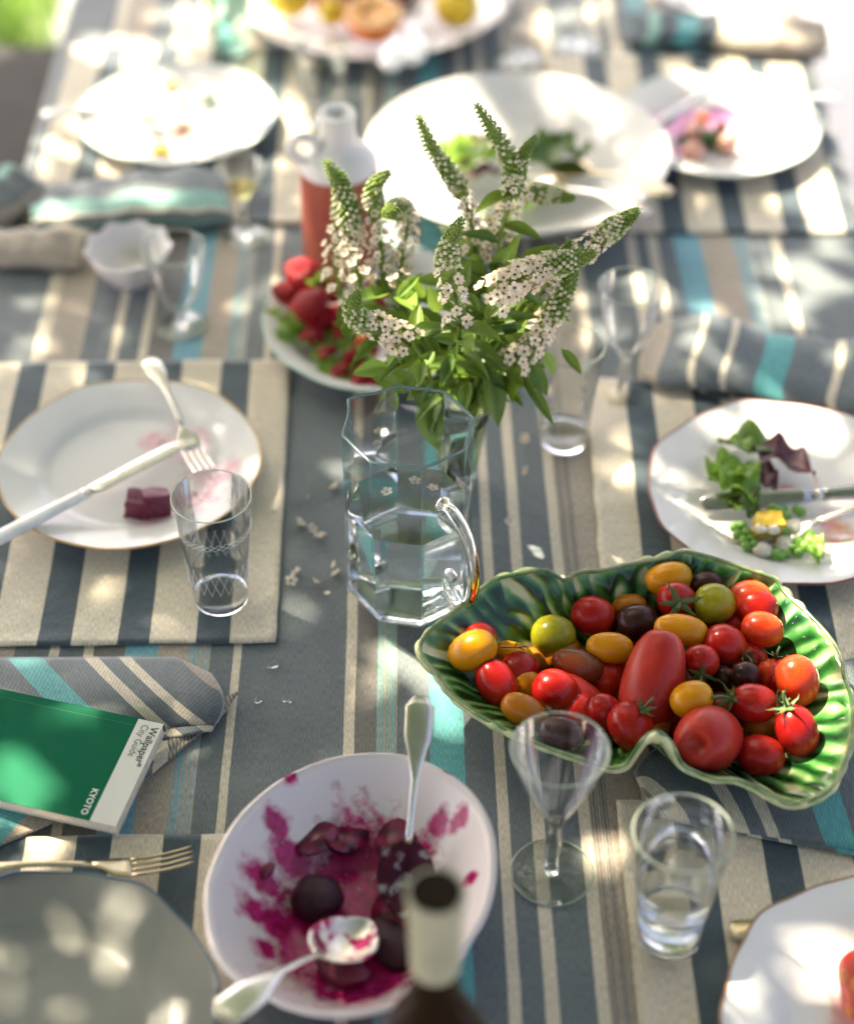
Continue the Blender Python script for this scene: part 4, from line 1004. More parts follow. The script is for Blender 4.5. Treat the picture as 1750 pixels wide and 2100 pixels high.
# jug: eight sided, water, curled handle, spout
JX, JY = -0.0165, 1.312
jug = empty('water_jug', Vector((JX, JY, T)), 'eight sided clear glass jug with curled handle and water', 'jug')
JR, JH = .0595, .211
def octv(r, z, tw=0.0, spout=0.0, n=8):
    pts_ = []
    for k in range(n * 6):
        a = 2 * PI * k / (n * 6) + tw
        kk = k / 6.0; f0 = math.floor(kk); t_ = kk - f0
        A = Vector((math.cos(2 * PI * f0 / n + tw), math.sin(2 * PI * f0 / n + tw))); B_ = Vector((math.cos(2 * PI * (f0 + 1) / n + tw), math.sin(2 * PI * (f0 + 1) / n + tw)))
        q = A.lerp(B_, t_); rnd = Vector((math.cos(a), math.sin(a))) * .955
        q = q.lerp(rnd, .12)
        s = 0
        if spout:
            da = math.atan2(math.sin(math.atan2(q.y, q.x) - R(142)), math.cos(math.atan2(q.y, q.x) - R(142)))
            s = spout * math.exp(-(da / .22) ** 2)
        pts_.append((q.x * (r + s), q.y * (r + s), z + s * .3))
    return pts_
TW = R(12)
rings_b = [octv(.006, .0, TW), octv(JR * .66, .0, TW), octv(JR * .76, .003, TW), octv(JR * .875, .0125, TW), octv(JR * .80, .0118, TW), octv(.006, .0105, TW)]
rings = [octv(JR * .88, .0128, TW), octv(JR * .97, .020, TW), octv(JR, .030, TW), octv(JR, .08, TW), octv(JR, .14, TW), octv(JR, JH - .02, TW, .0015), octv(JR + .0004, JH - .002, TW, .0065)]
def rings_mesh(name, rings, mt, parent, caps=True):
    V = []; Fc = []; n = len(rings[0])
    for r in rings: V += r
    for i in range(len(rings) - 1):
        for k in range(n):
            a = i * n + k; b = i * n + (k + 1) % n; Fc.append((a, b, b + n, a + n))
    if caps: Fc.append(tuple(range(n))); Fc.append(tuple(range((len(rings) - 1) * n, len(rings) * n)))
    o = mesh(name, V, Fc, mt, parent); fixn(o)
    o.data.set_sharp_from_angle(angle=R(30)) if hasattr(o.data, 'set_sharp_from_angle') else None
    return o
rings_mesh('glass_wall', rings, M_thinb, jug, False)
rings_mesh('glass_base', rings_b, M_glassb, jug)
rp0 = octv(JR - .0009, JH - .001, TW, .007); rp0.append(rp0[0])
v, f = tube_vf(rp0, .0015, 8, False); mesh('rim', v, f, M_rimb, jug)
for k in range(8):
    ra_ = [octv(r_, z_, TW, sp_)[k * 6] for r_, z_, sp_ in ((JR * .88, .0135, 0), (JR * .97, .020, 0), (JR, .030, 0), (JR, .10, 0), (JR, JH - .02, .0015), (JR, JH - .002, .0065))]
    v, f = tube_vf(ra_, .0006, 6); mesh('corner_edge', v, f, M_edge, jug)  # rods added to draw the lit line along each corner
hd = Vector((.56, -.83, 0))
hp = [hd * (JR - .004) + Vector((0, 0, .157)), hd * (JR + .012) + Vector((0, 0, .159)), hd * (JR + .032) + Vector((0, 0, .145)), hd * (JR + .043) + Vector((0, 0, .115)), hd * (JR + .040) + Vector((0, 0, .080)), hd * (JR + .026) + Vector((0, 0, .058)), hd * (JR + .009) + Vector((0, 0, .060)), hd * (JR + .002) + Vector((0, 0, .072)), hd * (JR + .006) + Vector((0, 0, .083)), hd * (JR + .014) + Vector((0, 0, .082))]
hp = crv(hp, 7); rr_ = [.0062 - .0014 * i / len(hp) for i in range(len(hp))]; rr_[0] = .009; rr_[1] = .0085; rr_[2] = .0075
tube('handle', hp, rr_, M_glass, jug, 16)
rw = [octv(.012, .0135, TW), octv(JR * .82, .0138, TW), octv(JR * .95 - .0025, .021, TW), octv(JR - .0032, .032, TW), octv(JR - .0027, .08, TW), octv(JR - .0027, .118, TW), octv(JR - .004, .1176, TW), octv(.01, .1175, TW)]
w = rings_mesh('water', rw, M_water, None); w.location = jug.location
tag(w, 'clear water filling the lower half of the glass jug', 'water')
# vase
VX, VY = .031, 1.478
vase = empty('flower_vase', Vector((VX, VY, T)), 'slim flared glass vase holding the white flower spikes', 'vase')
lathe('glass_base', [(0, 0), (.016, 0), (.0175, .002), (.0185, .0085), (.0150, .0095), (0, .0085)], M_glass, vase, 56)
lathe('glass_wall', [(.0186, .009), (.021, .03), (.027, .07), (.0365, .108), (.0388, .112), (.0384, .1135)], M_thin, vase, 56, None)
v, f = tube_vf([(.0384 * math.cos(2 * PI * k / 72), .0384 * math.sin(2 * PI * k / 72), .1132) for k in range(73)], .0009, 8, False); mesh('rim', v, f, M_rim, vase)
wv = lathe('water', [(0, .0095), (.0153, .0118), (.0197, .03), (.0254, .07), (.0300, .088), (0, .088)], glassmat('slightly green vase water', (.82, .88, .58), 1.333), None, 48, loc=vase.location)
tag(wv, 'water inside the flower vase among the stems', 'water')
# water drops
for (x, y, r, lb) in [(560, 1364, .0052, 'largest water drop on the grey cloth left of the jug'), (530, 1436, .0040, 'middle sized water drop on the cloth right of the napkin'), (583, 1437, .0022, 'tiny water drop, left of a close pair on the cloth'), (593, 1438, .0024, 'tiny water drop, right of a close pair on the cloth')]:
    d = lathe('water_drop', [(0, r * .55), (r * .45, r * .50), (r * .8, r * .33), (r * .97, r * .12), (r, 0.0), (r * .9, -.0001), (0, -.0001)], M_water, None, 28, lambda a, rr, z: (1 + .08 * math.cos(2 * a + r * 900), 0), P(x, y, .0004))
    tag(d, lb, 'water drop')

# ------------------------------------------------------------------ bottles
# wine bottle in the foreground
bp = PY(893, 1832, .742); wb = empty('wine_bottle', Vector((bp.x, .742, T)), 'dark wine bottle with cream foil neck at the bottom edge', 'bottle')
H = .30
lathe('bottle_glass', [(0, .004), (.02, .006), (.034, 0), (.037, .004), (.0375, .12), (.036, .14), (.030, .158), (.021, .178), (.0160, .20), (.0155, .222)], M_bottle, wb, 56)
lathe('capsule', [(.0153, .222), (.0164, .2215), (.0166, .230), (.0176, .27), (.0186, .292), (.0192, .2975), (.0190, .300), (.0180, .3005), (.0160, .300), (.0150, .2975), (.0148, .288), (0, .282)], M_caps, wb, 56)
lathe('bottle_mouth', [(.0162, .3008), (.0150, .2992), (.0140, .2978), (0, .2972)], M_bottle, wb, 40)
# red and white bottle with ring handle
rp = PY(702, 560, 1.85); rb = empty('terracotta_bottle', Vector((rp.x, 1.85, T)), 'ceramic bottle, brick red below and white above, with ring handle', 'bottle')
lathe('red_body', [(0, 0), (.040, 0), (.0435, .004), (.044, .06), (.0438, .142)], M_terra, rb, 56)
lathe('white_neck', [(.0438, .1421), (.0428, .150), (.036, .160), (.027, .167), (.0215, .174), (.0195, .187), (.0195, .200), (.0215, .206), (.0205, .2095), (.0120, .2095), (.0085, .204), (.008, .17), (0, .168)], M_porc, rb, 56)
ring_pts = [(-.036 + .0145 * math.cos(2 * PI * i / 28), -.014, .172 + .0145 * math.sin(2 * PI * i / 28)) for i in range(29)]
v, f = tube_vf(ring_pts, .0055, 10, False); mesh('ring_handle', v, f, M_porc, rb)

# ------------------------------------------------------------------ cutlery
def strip(path, wid, th, n=10):
    "flattened loft: path points (x, z), widths, thicknesses, along local X"
    V = []; Fc = []; m = len(path)
    for i, (x, z) in enumerate(path):
        for k in range(n):
            a = 2 * PI * k / n; cx = math.cos(a); sx = math.sin(a)
            yy = wid[i] * .5 * math.copysign(abs(cx) ** .6, cx); zz = th[i] * .5 * math.copysign(abs(sx) ** .7, sx)
            V.append((x, yy, z + zz))
    for i in range(m - 1):
        for k in range(n):
            a = i * n + k; b = i * n + (k + 1) % n; Fc.append((a, b, b + n, a + n))
    Fc.append(tuple(reversed(range(n)))); Fc.append(tuple(range((m - 1) * n, m * n)))
    return V, Fc
def place(o, A, B, up=Vector((0, 0, 1))): o.matrix_world = frame(A, B, up); return o
def handle_vf(L, w1, w0=.006, th=.0032, arch=.006):
    ps = []; ws = []; ts = []
    for i in range(15):
        s = i / 14; ps.append((L * s, arch * math.sin(PI * s)))
        w = w1 * (1 - .25 * s) if s < .35 else w1 * .74 + (w0 - w1 * .74) * min(1, (s - .35) / .22)
        if s < .06: w *= .55 + .45 * (s / .06) ** .5 if s > 0 else .45
        if s > .9: w = w0 * 1.1
        ws.append(max(w, w0)); ts.append(th if s < .5 else th * 1.15)
    return strip(ps, ws, ts)
def fork(A, B, label, mt, L=.20, w1=.02, tines=4, hw=.024, name='fork', roll=Vector((0, 0, 1))):
    o = empty(name, (0, 0, 0), label, 'fork')
    Lh = L * .60; v, f = handle_vf(Lh, w1); mesh('handle', v, f, mt, o)
    z0 = 0.0; x1 = Lh
    v, f = strip([(x1 - .002, .0), (x1 + L * .03, -.001), (x1 + L * .08, -.004), (x1 + L * .13, -.0055), (x1 + L * .165, -.0055)], [.006, .010, hw * .92, hw, hw], [.0034, .0028, .0022, .0020, .0020]); hd_ = mesh('head', v, f, mt, o)
    for k in range(tines):
        y = (k - (tines - 1) / 2) * hw * .82 / (tines - 1)
        xs_ = [x1 + L * .155, x1 + L * .22, x1 + L * .30, x1 + L * .38, x1 + L * .40]; zs_ = [-.0055, -.0052, -.003, .001, .0025]
        v, f = strip([(a, b) for a, b in zip(xs_, zs_)], [.0036, .0032, .0028, .0022, .0012], [.0020, .0020, .0019, .0016, .0010], 8)
        mesh('tine', [(p[0], p[1] + y, p[2]) for p in v], f, mt, hd_)
    return place(o, A, B, roll)
def spoon(A, B, label, mt, L=.21, w1=.022, bw=.046, bl=.072, name='serving_spoon', up=Vector((0, 0, 1)), bmat=None, bdrop=.010, cat='spoon'):
    o = empty(name, (0, 0, 0), label, cat); Lh = L - bl
    v, f = handle_vf(Lh + .004, w1, arch=.008); mesh('handle', v, f, mt, o)
    V = []; Fc = []; nu, nv = 16, 10
    for i in range(nu + 1):
        s = i / nu; x = Lh + bl * s
        wv_ = bw * .5 * (math.sin(PI * min(1, max(0, s))) ** .62) * (1.08 - .18 * s) + .0025 * (1 - s) ** 3
        if s == 1: wv_ = .0015
        for j in range(nv + 1):
            t_ = j / nv * 2 - 1; dp = bdrop * math.sin(PI * s) ** .8 * (1 - t_ * t_)
            V.append((x, wv_ * t_, -dp + .002 * (s - .3)))
    for i in range(nu):
        for j in range(nv):
            a = i * (nv + 1) + j; Fc.append((a, a + nv + 1, a + nv + 2, a + 1))
    b_ = mesh('spoon_bowl', V, Fc, bmat or mt, o); md = b_.modifiers.new('wall', 'SOLIDIFY'); md.thickness = .0016; md.offset = 0
    return place(o, A, B, up)
def knife(A, B, label, hm, bm_, L=.215, hl=.10, w=.019, name='table_knife', up=Vector((0, 0, 1))):
    o = empty(name, (0, 0, 0), label, 'knife')
    v, f = strip([(0, 0), (.004, 0), (hl * .5, 0), (hl * .93, 0), (hl, 0)], [w * .6, w * .85, w * .8, w * .68, w * .62], [.005, .008, .0085, .0075, .006], 12); mesh('handle', v, f, hm, o)
    v, f = strip([(hl - .001, 0), (hl + .006, 0)], [w * .62, w * .58], [.0072, .0068], 12); mesh('collar', v, f, M_silver, o)
    v, f = strip([(hl + .004, 0), (hl + .02, 0), (L * .75, 0), (L * .92, 0), (L * .98, 0), (L, 0)], [w * .5, w * .82, w * .92, w * .95, w * .78, w * .30], [.003, .0026, .0022, .0018, .0015, .001], 10); mesh('blade', v, f, bm_, o)
    return place(o, A, B, up)
# left plate
knife(P(-28, 1116, .036), P(357, 918, .022), 'table knife with pale pearl handle lying across the gold rimmed plate', M_pearl, M_silver, L=.242, hl=.115, w=.020)
fork(P(305, 735, .044), P(418, 962, .022), 'silver fork with tines on the gold rimmed plate, handle over its far edge', M_silver, L=.176, w1=.021)
# near left
fork(P(-130, 1800, .034), P(325, 1762, .018), 'gold toned fork lying behind the dull blue rimmed plate', M_brass, L=.205, w1=.018, hw=.025, roll=Vector((0, .25, 1)))
# right plate
knife(P(1900, 998, .034), P(1470, 1030, .024), 'dark steel knife lying across the right salad plate', M_steel, M_steel, L=.225, hl=.105, w=.020, up=Vector((0, -.5, 1)))
fork(P(1900, 1010, .045), P(1600, 1088, .022), 'pale fork resting on the right salad plate above the peas', M_silver, L=.19, w1=.018)
# near right
v = knife(P(1497, 1908, .010), P(1780, 1905, .012), 'cutlery handle end peeping out left of the near right plate', M_brass, M_steel, L=.20, hl=.10, w=.022)
# far left
knife(P(88, 236, .032), P(440, 190, .026), 'knife with pale handle lying over the sunlit far left plate', M_pearl, M_silver, L=.22, hl=.105, w=.017)
# far right
knife(P(1352, 258, .030), P(1450, 185, .032), 'dark knife slanting across the pink stained far right plate', M_steel, M_steel, L=.13, hl=.06, w=.018)
fork(P(1722, 205, .040), P(1520, 215, .030), 'white looking fork sticking out over the right table edge', M_pearl, L=.135, w1=.022)
# salad servers
spoon(P(1372, 400, .088), P(1130, 335, .030), 'serving spoon with broad olive shaded handle resting on the salad platter', M_brass, L=.215, w1=.030, bw=.05)  # shade on this handle is put into its darker metal
spoon(P(1330, 438, .075), P(1090, 370, .026), 'bright silver serving spoon below the shaded one on the salad platter', M_silver, L=.215, w1=.026, bw=.05)
spoon(P(800, 145, .052), P(842, -40, .03), 'left one of two pale servers leaning on the fruit platter', M_pearl, L=.24, w1=.034, bw=.045, name='salad_server')
spoon(P(846, 132, .052), P(872, -60, .03), 'right one of two pale servers leaning on the fruit platter', M_pearl, L=.24, w1=.032, bw=.045, name='salad_server')
# beetroot bowl spoons
A = P(862, 1428, .120); B = P(824, 1882, .014)
spoon(A, B, 'silver serving spoon standing against the far rim of the beetroot bowl', M_silver, L=(B - A).length, w1=.0245, bw=.046, bl=.062, bmat=M_soaked, up=Vector((.15, -.35, 1)))
A = P(452, 2088, .098); B = P(760, 1890, .026)
spoon(A, B, 'silver serving spoon smeared with beetroot, handle towards the bottom left', M_silver, L=(B - A).length, w1=.030, bw=.052, bl=.068, bmat=M_stainsilver, bdrop=.014)

# ------------------------------------------------------------------ beetroot
def chunk(name, p, size, mt, label, cat, seed, group=None, flat=.8, res=3, rz=None, rough=1.0):
    bm = bmesh.new(); bmesh.ops.create_icosphere(bm, subdivisions=res, radius=1.0)
    for v_ in bm.verts:
        n_ = noise.noise(v_.co * 1.3 + Vector((seed * 3.1, 0, 0))); n2 = noise.noise(v_.co * 3.5 + Vector((seed, 5, 0)))
        v_.co *= 1 + (.28 * n_ + .08 * n2) * rough
    me = bpy.data.meshes.new(name); bm.to_mesh(me); bm.free(); me.materials.append(mt)
    me.polygons.foreach_set('use_smooth', [True] * len(me.polygons))
    o = bpy.data.objects.new(name, me); link(o); o.location = p
    s = size if isinstance(size, tuple) else (size, size, size * flat); o.scale = s
    o.rotation_euler = (0, 0, seed * 1.7 if rz is None else rz)
    if label: tag(o, label, cat, group)
    return o
def wedge(name, p, R0, thick, mt, label, cat, rz, tilt=0.3, span=PI * .9, group=None, inner=M_beetp):
    "wedge cut from a round root: curved skin and cut faces"
    V = []; Fc = []; nu, nv = 12, 8
    for i in range(nu + 1):
        a = -span / 2 + span * i / nu
        for j in range(nv + 1):
            ph = PI * j / nv
            k = R0 * (1 + .06 * noise.noise(Vector((a * 2, ph * 2, rz))))
            V.append((k * math.sin(ph) * math.cos(a) * .75, k * math.sin(ph) * math.sin(a) * thick, k * math.cos(ph)))
    for i in range(nu):
        for j in range(nv):
            a = i * (nv + 1) + j; Fc.append((a, a + 1, a + nv + 2, a + nv + 1))
    V.append((0.1 * R0, 0, 0)); c = len(V) - 1
    mi = [0] * len(Fc)
    for e in (0, nu):
        for j in range(nv):
            a = e * (nv + 1) + j; Fc.append((a, a + 1, c) if e else (a + 1, a, c)); mi.append(1)
    o = mesh(name, V, Fc, None, None, True, mats=[mt, inner], mi=mi); fixn(o)
    o.location = p; o.rotation_euler = (tilt, PI / 2 * .85, rz)
    return tag(o, label, cat, group)
def bz(x, y, up=.012):
    # point on the floor or wall of the beetroot bowl
    p = P(x, y, .01)
    for _ in range(6):
        d = Vector((p.x - bc.x, p.y - bc.y)); best = max(beet_rim, key=lambda q: d.normalized().dot(Vector((q.x - bc.x, q.y - bc.y)).normalized()))
        s = min(1, d.length / Vector((best.x - bc.x, best.y - bc.y)).length) ** (1 / .92)
        hh = (bc.z - T) + (best.z - bc.z) * beetprof(s); p = P(x, y, hh + up)
    return p
chunk('beetroot', bz(650, 1842, .012), (.0215, .0205, .017), M_beet, 'whole dark round beetroot in the middle of the pale bowl', 'beetroot', 2, res=4, rough=.35)
wedge('beetroot_wedge', bz(648, 1718, .012), .019, .7, M_beet, 'curved dark beetroot wedge at the upper left of the pale bowl', 'beetroot', R(60), .5)
wedge('beetroot_wedge', bz(712, 1712, .012), .021, .8, M_beet, 'long beetroot wedge with bright pink cut face at the top of the bowl', 'beetroot', R(200), -.4)
wedge('beetroot_wedge', bz(812, 1722, .012), .021, .8, M_beet, 'beetroot wedge behind the upright spoon handle', 'beetroot', R(100), .6)
wedge('beetroot_wedge', bz(815, 1860, .010), .026, .8, M_beet, 'largest dark beetroot piece beside the bottle neck', 'beetroot', R(80), .4)
chunk('beetroot_piece', bz(800, 1935, .008), (.024, .018, .012), M_beet, 'flat dark beetroot piece near the spoon bowl', 'beetroot', 5)
chunk('beetroot_piece', bz(549, 1785, .004), (.005, .008, .004), M_beetp, 'small pink beetroot scrap stuck on the left wall of the bowl', 'beetroot', 7)
chunk('beetroot_piece', bz(700, 1990, .006), (.022, .013, .008), M_beetp, 'bright red beetroot pulp at the near wall of the bowl', 'beetroot', 9)
c0 = B_left
for (x, y, s, sd, lb) in [(286, 1035, .0135, 3, 'left beetroot cube on the gold rimmed plate'), (318, 1030, .014, 4, 'right beetroot cube on the gold rimmed plate, next to the tumbler')]:
    q = P(x, y, MH + .018)
    bm = bmesh.new(); bmesh.ops.create_cube(bm, size=2.0); bmesh.ops.subdivide_edges(bm, edges=bm.edges, cuts=3, use_grid_fill=True)
    for v_ in bm.verts: v_.co *= 1 + .16 * noise.noise(v_.co * 1.2 + Vector((sd, 0, 0)))
    me = bpy.data.meshes.new('beetroot_cube'); bm.to_mesh(me); bm.free(); me.materials.append(M_beetp)
    o = bpy.data.objects.new('beetroot_cube', me); link(o); o.location = q; o.scale = (s * .72, s * .95, s * .85); o.rotation_euler = (.2, .25 * sd - .8, .5 * sd)
    tag(o, lb, 'beetroot')

# ------------------------------------------------------------------ leaves and salad
def leaf_me(name, mt, wid=.36, bend=.25, fold=.18, wave=.0, nl=8, nw=4, seed=0):
    V = []; Fc = []
    for i in range(nl + 1):
        s = i / nl; w = wid * .5 * math.sin(PI * min(1, s ** .85)) ** .8 * (1 - .15 * s) if 0 < s < 1 else .004
        for j in range(nw + 1):
            t_ = j / nw * 2 - 1
            z = -bend * s * s + fold * abs(t_) * w * 2 + wave * math.sin(s * 14 + seed + t_ * 2) * abs(t_)
            V.append((s, w * t_, z))
    for i in range(nl):
        for j in range(nw):
            a = i * (nw + 1) + j; Fc.append((a, a + nw + 1, a + nw + 2, a + 1))
    me = bpy.data.meshes.new(name); me.from_pydata(V, [], Fc); me.polygons.foreach_set('use_smooth', [True] * len(me.polygons)); me.materials.append(mt)
    return me
LM = [leaf_me('leaf_a', M_leaf, .38, .25, .35, .01, seed=0), leaf_me('leaf_b', M_leaf, .30, .45, .4, .02, seed=2), leaf_me('leaf_c', M_leafl, .42, .15, .3, .01, seed=4), leaf_me('leaf_d', M_leaf, .34, .1, .5, .015, seed=5)]
def leaf_obj(me, A, B, up, parent=None, name='leaf', wscale=1.0):
    A = Vector(A); B = Vector(B); L = (B - A).length
    o = bpy.data.objects.new(name, me); link(o, parent)
    mw = frame(A, B, up) @ Matrix.Diagonal((L, L * wscale, L, 1))
    o.matrix_world = mw if parent is None else mw
    if parent is not None: o.matrix_parent_inverse = Matrix.Translation(parent.location).inverted()
    return o
def salad_leaf(px0, px1, h, mt, label, wid=.6, seed=0, group=None, wave=.09, up=None):
    me = leaf_me('salad_leaf', mt, wid, .12, .25, wave, 14, 8, seed)
    rs = random.Random(seed)
    for v_ in me.vertices: v_.co.z += .10 * noise.noise(v_.co * 4 + Vector((seed, 0, 0)))
    o = leaf_obj(me, P(*px0, h), P(*px1, h + .006), up or Vector((.2 * rs.uniform(-1, 1), .2, 1)), None, 'salad_leaf')
    return tag(o, label, 'salad leaf', group)
# right plate salad
salad_leaf((1470, 900), (1640, 935), .028, M_lettd, 'dark green leaf lying along the top of the right plate salad', .55, 1)
salad_leaf((1535, 925), (1672, 962), .032, M_purp, 'dark purple leaf tip on the right plate', .75, 2)
salad_leaf((1545, 950), (1590, 1000), .028, M_purp, 'small maroon leaf between the green leaves on the right plate', .6, 3)
salad_leaf((1495, 900), (1560, 925), .034, M_lett, 'short curled bright leaf at the top left of the right plate salad', .5, 11, None, .14)
salad_leaf((1452, 985), (1545, 945), .032, M_lett, 'pale frilly lettuce on the left of the right plate salad', .95, 4, None, .16)
salad_leaf((1475, 955), (1550, 1020), .036, M_lett, 'bright frilly lettuce leaf above the knife tip', .8, 5, None, .16)
salad_leaf((1510, 985), (1545, 1045), .034, M_lettd, 'narrow green leaf crossing the knife tip', .6, 6, None, .14)
salad_leaf((1492, 1030), (1560, 1050), .028, M_lettd, 'dark leaf scrap left of the yellow cube', .7, 7, None, .14)
salad_leaf((1665, 1110), (1685, 1140), .026, M_lett, 'pale green scrap at the bottom of the right plate', .6, 8)
rp_ = random.Random(21)
pv, pf = ellip(14, 10)
pme = bpy.data.meshes.new('pea'); pme.from_pydata(pv, [], pf); pme.polygons.foreach_set('use_smooth', [True] * len(pme.polygons)); pme.materials.append(M_pea)
for (x, y) in [(1505, 1082), (1520, 1078), (1512, 1097), (1530, 1092), (1524, 1108), (1538, 1105), (1545, 1117), (1528, 1120), (1607, 1045), (1596, 1048), (1612, 1058), (1604, 1068), (1612, 1080), (1632, 1045), (1641, 1050), (1606, 1092), (1636, 1112), (1625, 1122), (1613, 1136), (1636, 1134), (1600, 1140), (1588, 1136), (1650, 1120), (1582, 1042)]:
    q = P(x, y, MH + .014 + rp_.uniform(0, .003)); o = bpy.data.objects.new('pea', pme); link(o); s = rp_.uniform(.0046, .0058); o.location = q; o.scale = (s, s, s * .95)
    tag(o, 'green pea on the right plate around the yellow cube', 'pea', 'peas on the right plate')
def cubeish(name, x, y, h, sz, mt, rot, label, cat, sd):
    bm = bmesh.new(); bmesh.ops.create_cube(bm, size=2.0); bmesh.ops.subdivide_edges(bm, edges=bm.edges, cuts=3, use_grid_fill=True)
    for v_ in bm.verts: v_.co *= 1 + .13 * noise.noise(v_.co * 1.4 + Vector((sd, 0, 0)))
    me = bpy.data.meshes.new(name); bm.to_mesh(me); bm.free(); me.materials.append(mt)
    o = bpy.data.objects.new(name, me); link(o); o.location = P(x, y, h); o.scale = sz; o.rotation_euler = rot
    return tag(o, label, cat)
cubeish('vegetable_cube', 1572, 1080, MH + .023, (.0125, .008, .0165), M_yel, (.3, .05, .1), 'yellow cube at the centre of the peas on the right plate', 'vegetable', 1)
for k, (x, y, s, lb) in enumerate([(1560, 1083, .006, 'white cheese crumb on the left face of the yellow cube'), (1583, 1084, .006, 'white cheese crumb on the right face of the yellow cube'), (1607, 1115, .0085, 'largest white cheese crumb right of the yellow cube'), (1565, 1129, .0085, 'wide white cheese crumb below the yellow cube'), (1625, 1080, .008, 'sunlit cheese crumb by the fork tines')]):
    chunk('cheese_crumb', P(x, y, MH + (.032 if k < 2 else .016)), (s * 1.2, s, s * .8), M_feta, lb, 'cheese', 30 + k)
salad_leaf((1640, 1095), (1680, 1145), .020, M_lett, 'avocado coloured slice at the right of the peas', .7, 18)
# salad platter leaves
for k, (a, b, mt, wd, lb) in enumerate([((930, 330), (985, 285), M_lett, .8, 'bright green leaf at the left of the salad platter'), ((1105, 330), (1190, 300), M_lettd, .8, 'broad dark green leaf at the right of the salad platter'), ((1120, 320), (1160, 275), M_lettd, .7, 'dark green leaf standing behind the broad one in the salad platter'),
      ((950, 345), (1010, 310), M_lett, .9, 'pale lettuce heart in the middle of the salad platter'), ((975, 300), (1010, 275), M_purp, .8, 'maroon leaf tip in the salad platter'), ((950, 365), (1010, 345), M_purp, .9, 'dark purple leaf behind the central flower spike in the platter'), ((1050, 430), (1110, 395), M_lett, .8, 'small green leaf near the front of the salad platter'),
      ((1090, 400), (1150, 385), M_lettd, .6, 'green leaf under the spoon bowls of the salad platter'), ((1000, 450), (1060, 440), M_lett, .5, 'thin green scrap at the front edge of the salad platter')]):
    mid = ((a[0] + b[0]) / 2, (a[1] + b[1]) / 2); a = (mid[0] + (a[0] - mid[0]) * 1.5, mid[1] + (a[1] - mid[1]) * 1.5); b = (mid[0] + (b[0] - mid[0]) * 1.5, mid[1] + (b[1] - mid[1]) * 1.5)
    salad_leaf(a, b, .030 if k < 6 else .022, mt, lb, wd, 40 + k, None, .12)
# far plate leftovers
for k, (x, y, s, mt, lb) in enumerate([(345, 172, .008, M_yel, 'yellow scrap at the back of the far left plate'), (300, 240, .006, M_pea, 'left green scrap on the far left plate'), (375, 215, .007, M_pea, 'green scrap below the knife on the far left plate'), (432, 200, .008, M_pea, 'green scrap at the knife tip on the far left plate'), (330, 310, .014, M_yel, 'yellow smear of food at the near edge of the far left plate'), (320, 280, .006, M_plum, 'dark scrap on the far left plate'), (385, 300, .007, M_orangep, 'orange scrap on the far left plate'), (370, 250, .010, M_feta, 'cheese crumb on the far left plate'), (270, 265, .009, M_feta, 'pale cheese crumb at the left of the far left plate')]):
    chunk('food_scrap', P(x, y, MH + .014), (s * 1.3, s, s * .6), mt, lb, 'leftovers', 60 + k, res=2)
for k, (x, y, s, mt, lb) in enumerate([(1425, 270, .014, M_radish, 'pink radish chunk nearest the knife on the far right plate'), (1420, 312, .015, M_radish, 'pale radish chunk at the near edge of the far right plate'), (1492, 295, .013, M_radish, 'right radish chunk on the far right plate'), (1455, 285, .013, M_lettd, 'dark green piece between the radishes on the far right plate'), (1478, 260, .010, M_plum, 'dark piece behind the radishes on the far right plate'), (1400, 290, .008, M_lettd, 'small green piece left of the radishes'), (1510, 265, .008, M_radish, 'small radish scrap at the back of the pile'), (1440, 245, .009, M_orangep, 'orange red scrap at the back of the radish pile')]):
    chunk('food_scrap', P(x, y, MH + .018), (s, s, s * .95), mt, lb, 'leftovers', 80 + k, res=2)
for (x, y, pl, lb) in [(215, 880, 0, 'tiny crumb left of centre on the gold rimmed plate'), (330, 905, 0, 'tiny crumb near the knife tip on the gold rimmed plate'), (165, 1010, 0, 'yellow crumb below the knife handle on the gold rimmed plate'), (400, 1010, 0, 'crumb near the fork tines on the gold rimmed plate'), (1415, 990, 1, 'pale seed at the left of the right plate'), (1445, 1040, 1, 'red crumb left of the knife tip on the right plate'), (1672, 985, 1, 'orange red crumb at the right of the right plate'), (1480, 895, 1, 'crumb above the green leaf on the right plate'), (1430, 1080, 1, 'small crumb on the left rim of the right plate')]:
    chunk('crumb', P(x, y, MH + .0085 if pl == 0 else MH + .009), (.0022, .0028, .0016), M_orangef if 'orange' in lb or 'yellow' in lb else M_beetp if 'red' in lb else M_feta, lb, 'crumb', int(x), res=1)
# tomato slice on the near right plate
m, nt, b = newmat('tomato slice flesh'); tc = N(nt, 'ShaderNodeTexCoord'); vz = N(nt, 'ShaderNodeTexVoronoi'); vz.inputs['Scale'].default_value = 55
nt.links.new(tc.outputs['Object'], vz.inputs['Vector']); cr = N(nt, 'ShaderNodeValToRGB'); cr.color_ramp.elements[0].color = (0.66, 0.30, 0.06, 1); cr.color_ramp.elements[1].color = (0.55, 0.035, 0.015, 1); cr.color_ramp.elements[1].position = .45
nt.links.new(vz.outputs['Distance'], cr.inputs[0]); nt.links.new(cr.outputs[0], b.inputs['Base Color']); b.inputs['Roughness'].default_value = .12; b.inputs['Coat Weight'].default_value = .5
ts = lathe('tomato_slice', [(0, .010), (.03, .0105), (.040, .010), (.043, .008), (.044, .004), (.042, .001), (0, 0)], m, None, 56, lambda a, r, z: (1 + .05 * math.cos(5 * a), .001 * math.cos(3 * a) * (r > .02)), P(1822, 2045, MH + .0095))
ts.rotation_euler = (.05, .22, 0)
tag(ts, 'juicy red tomato slice on the near right plate', 'tomato slice')

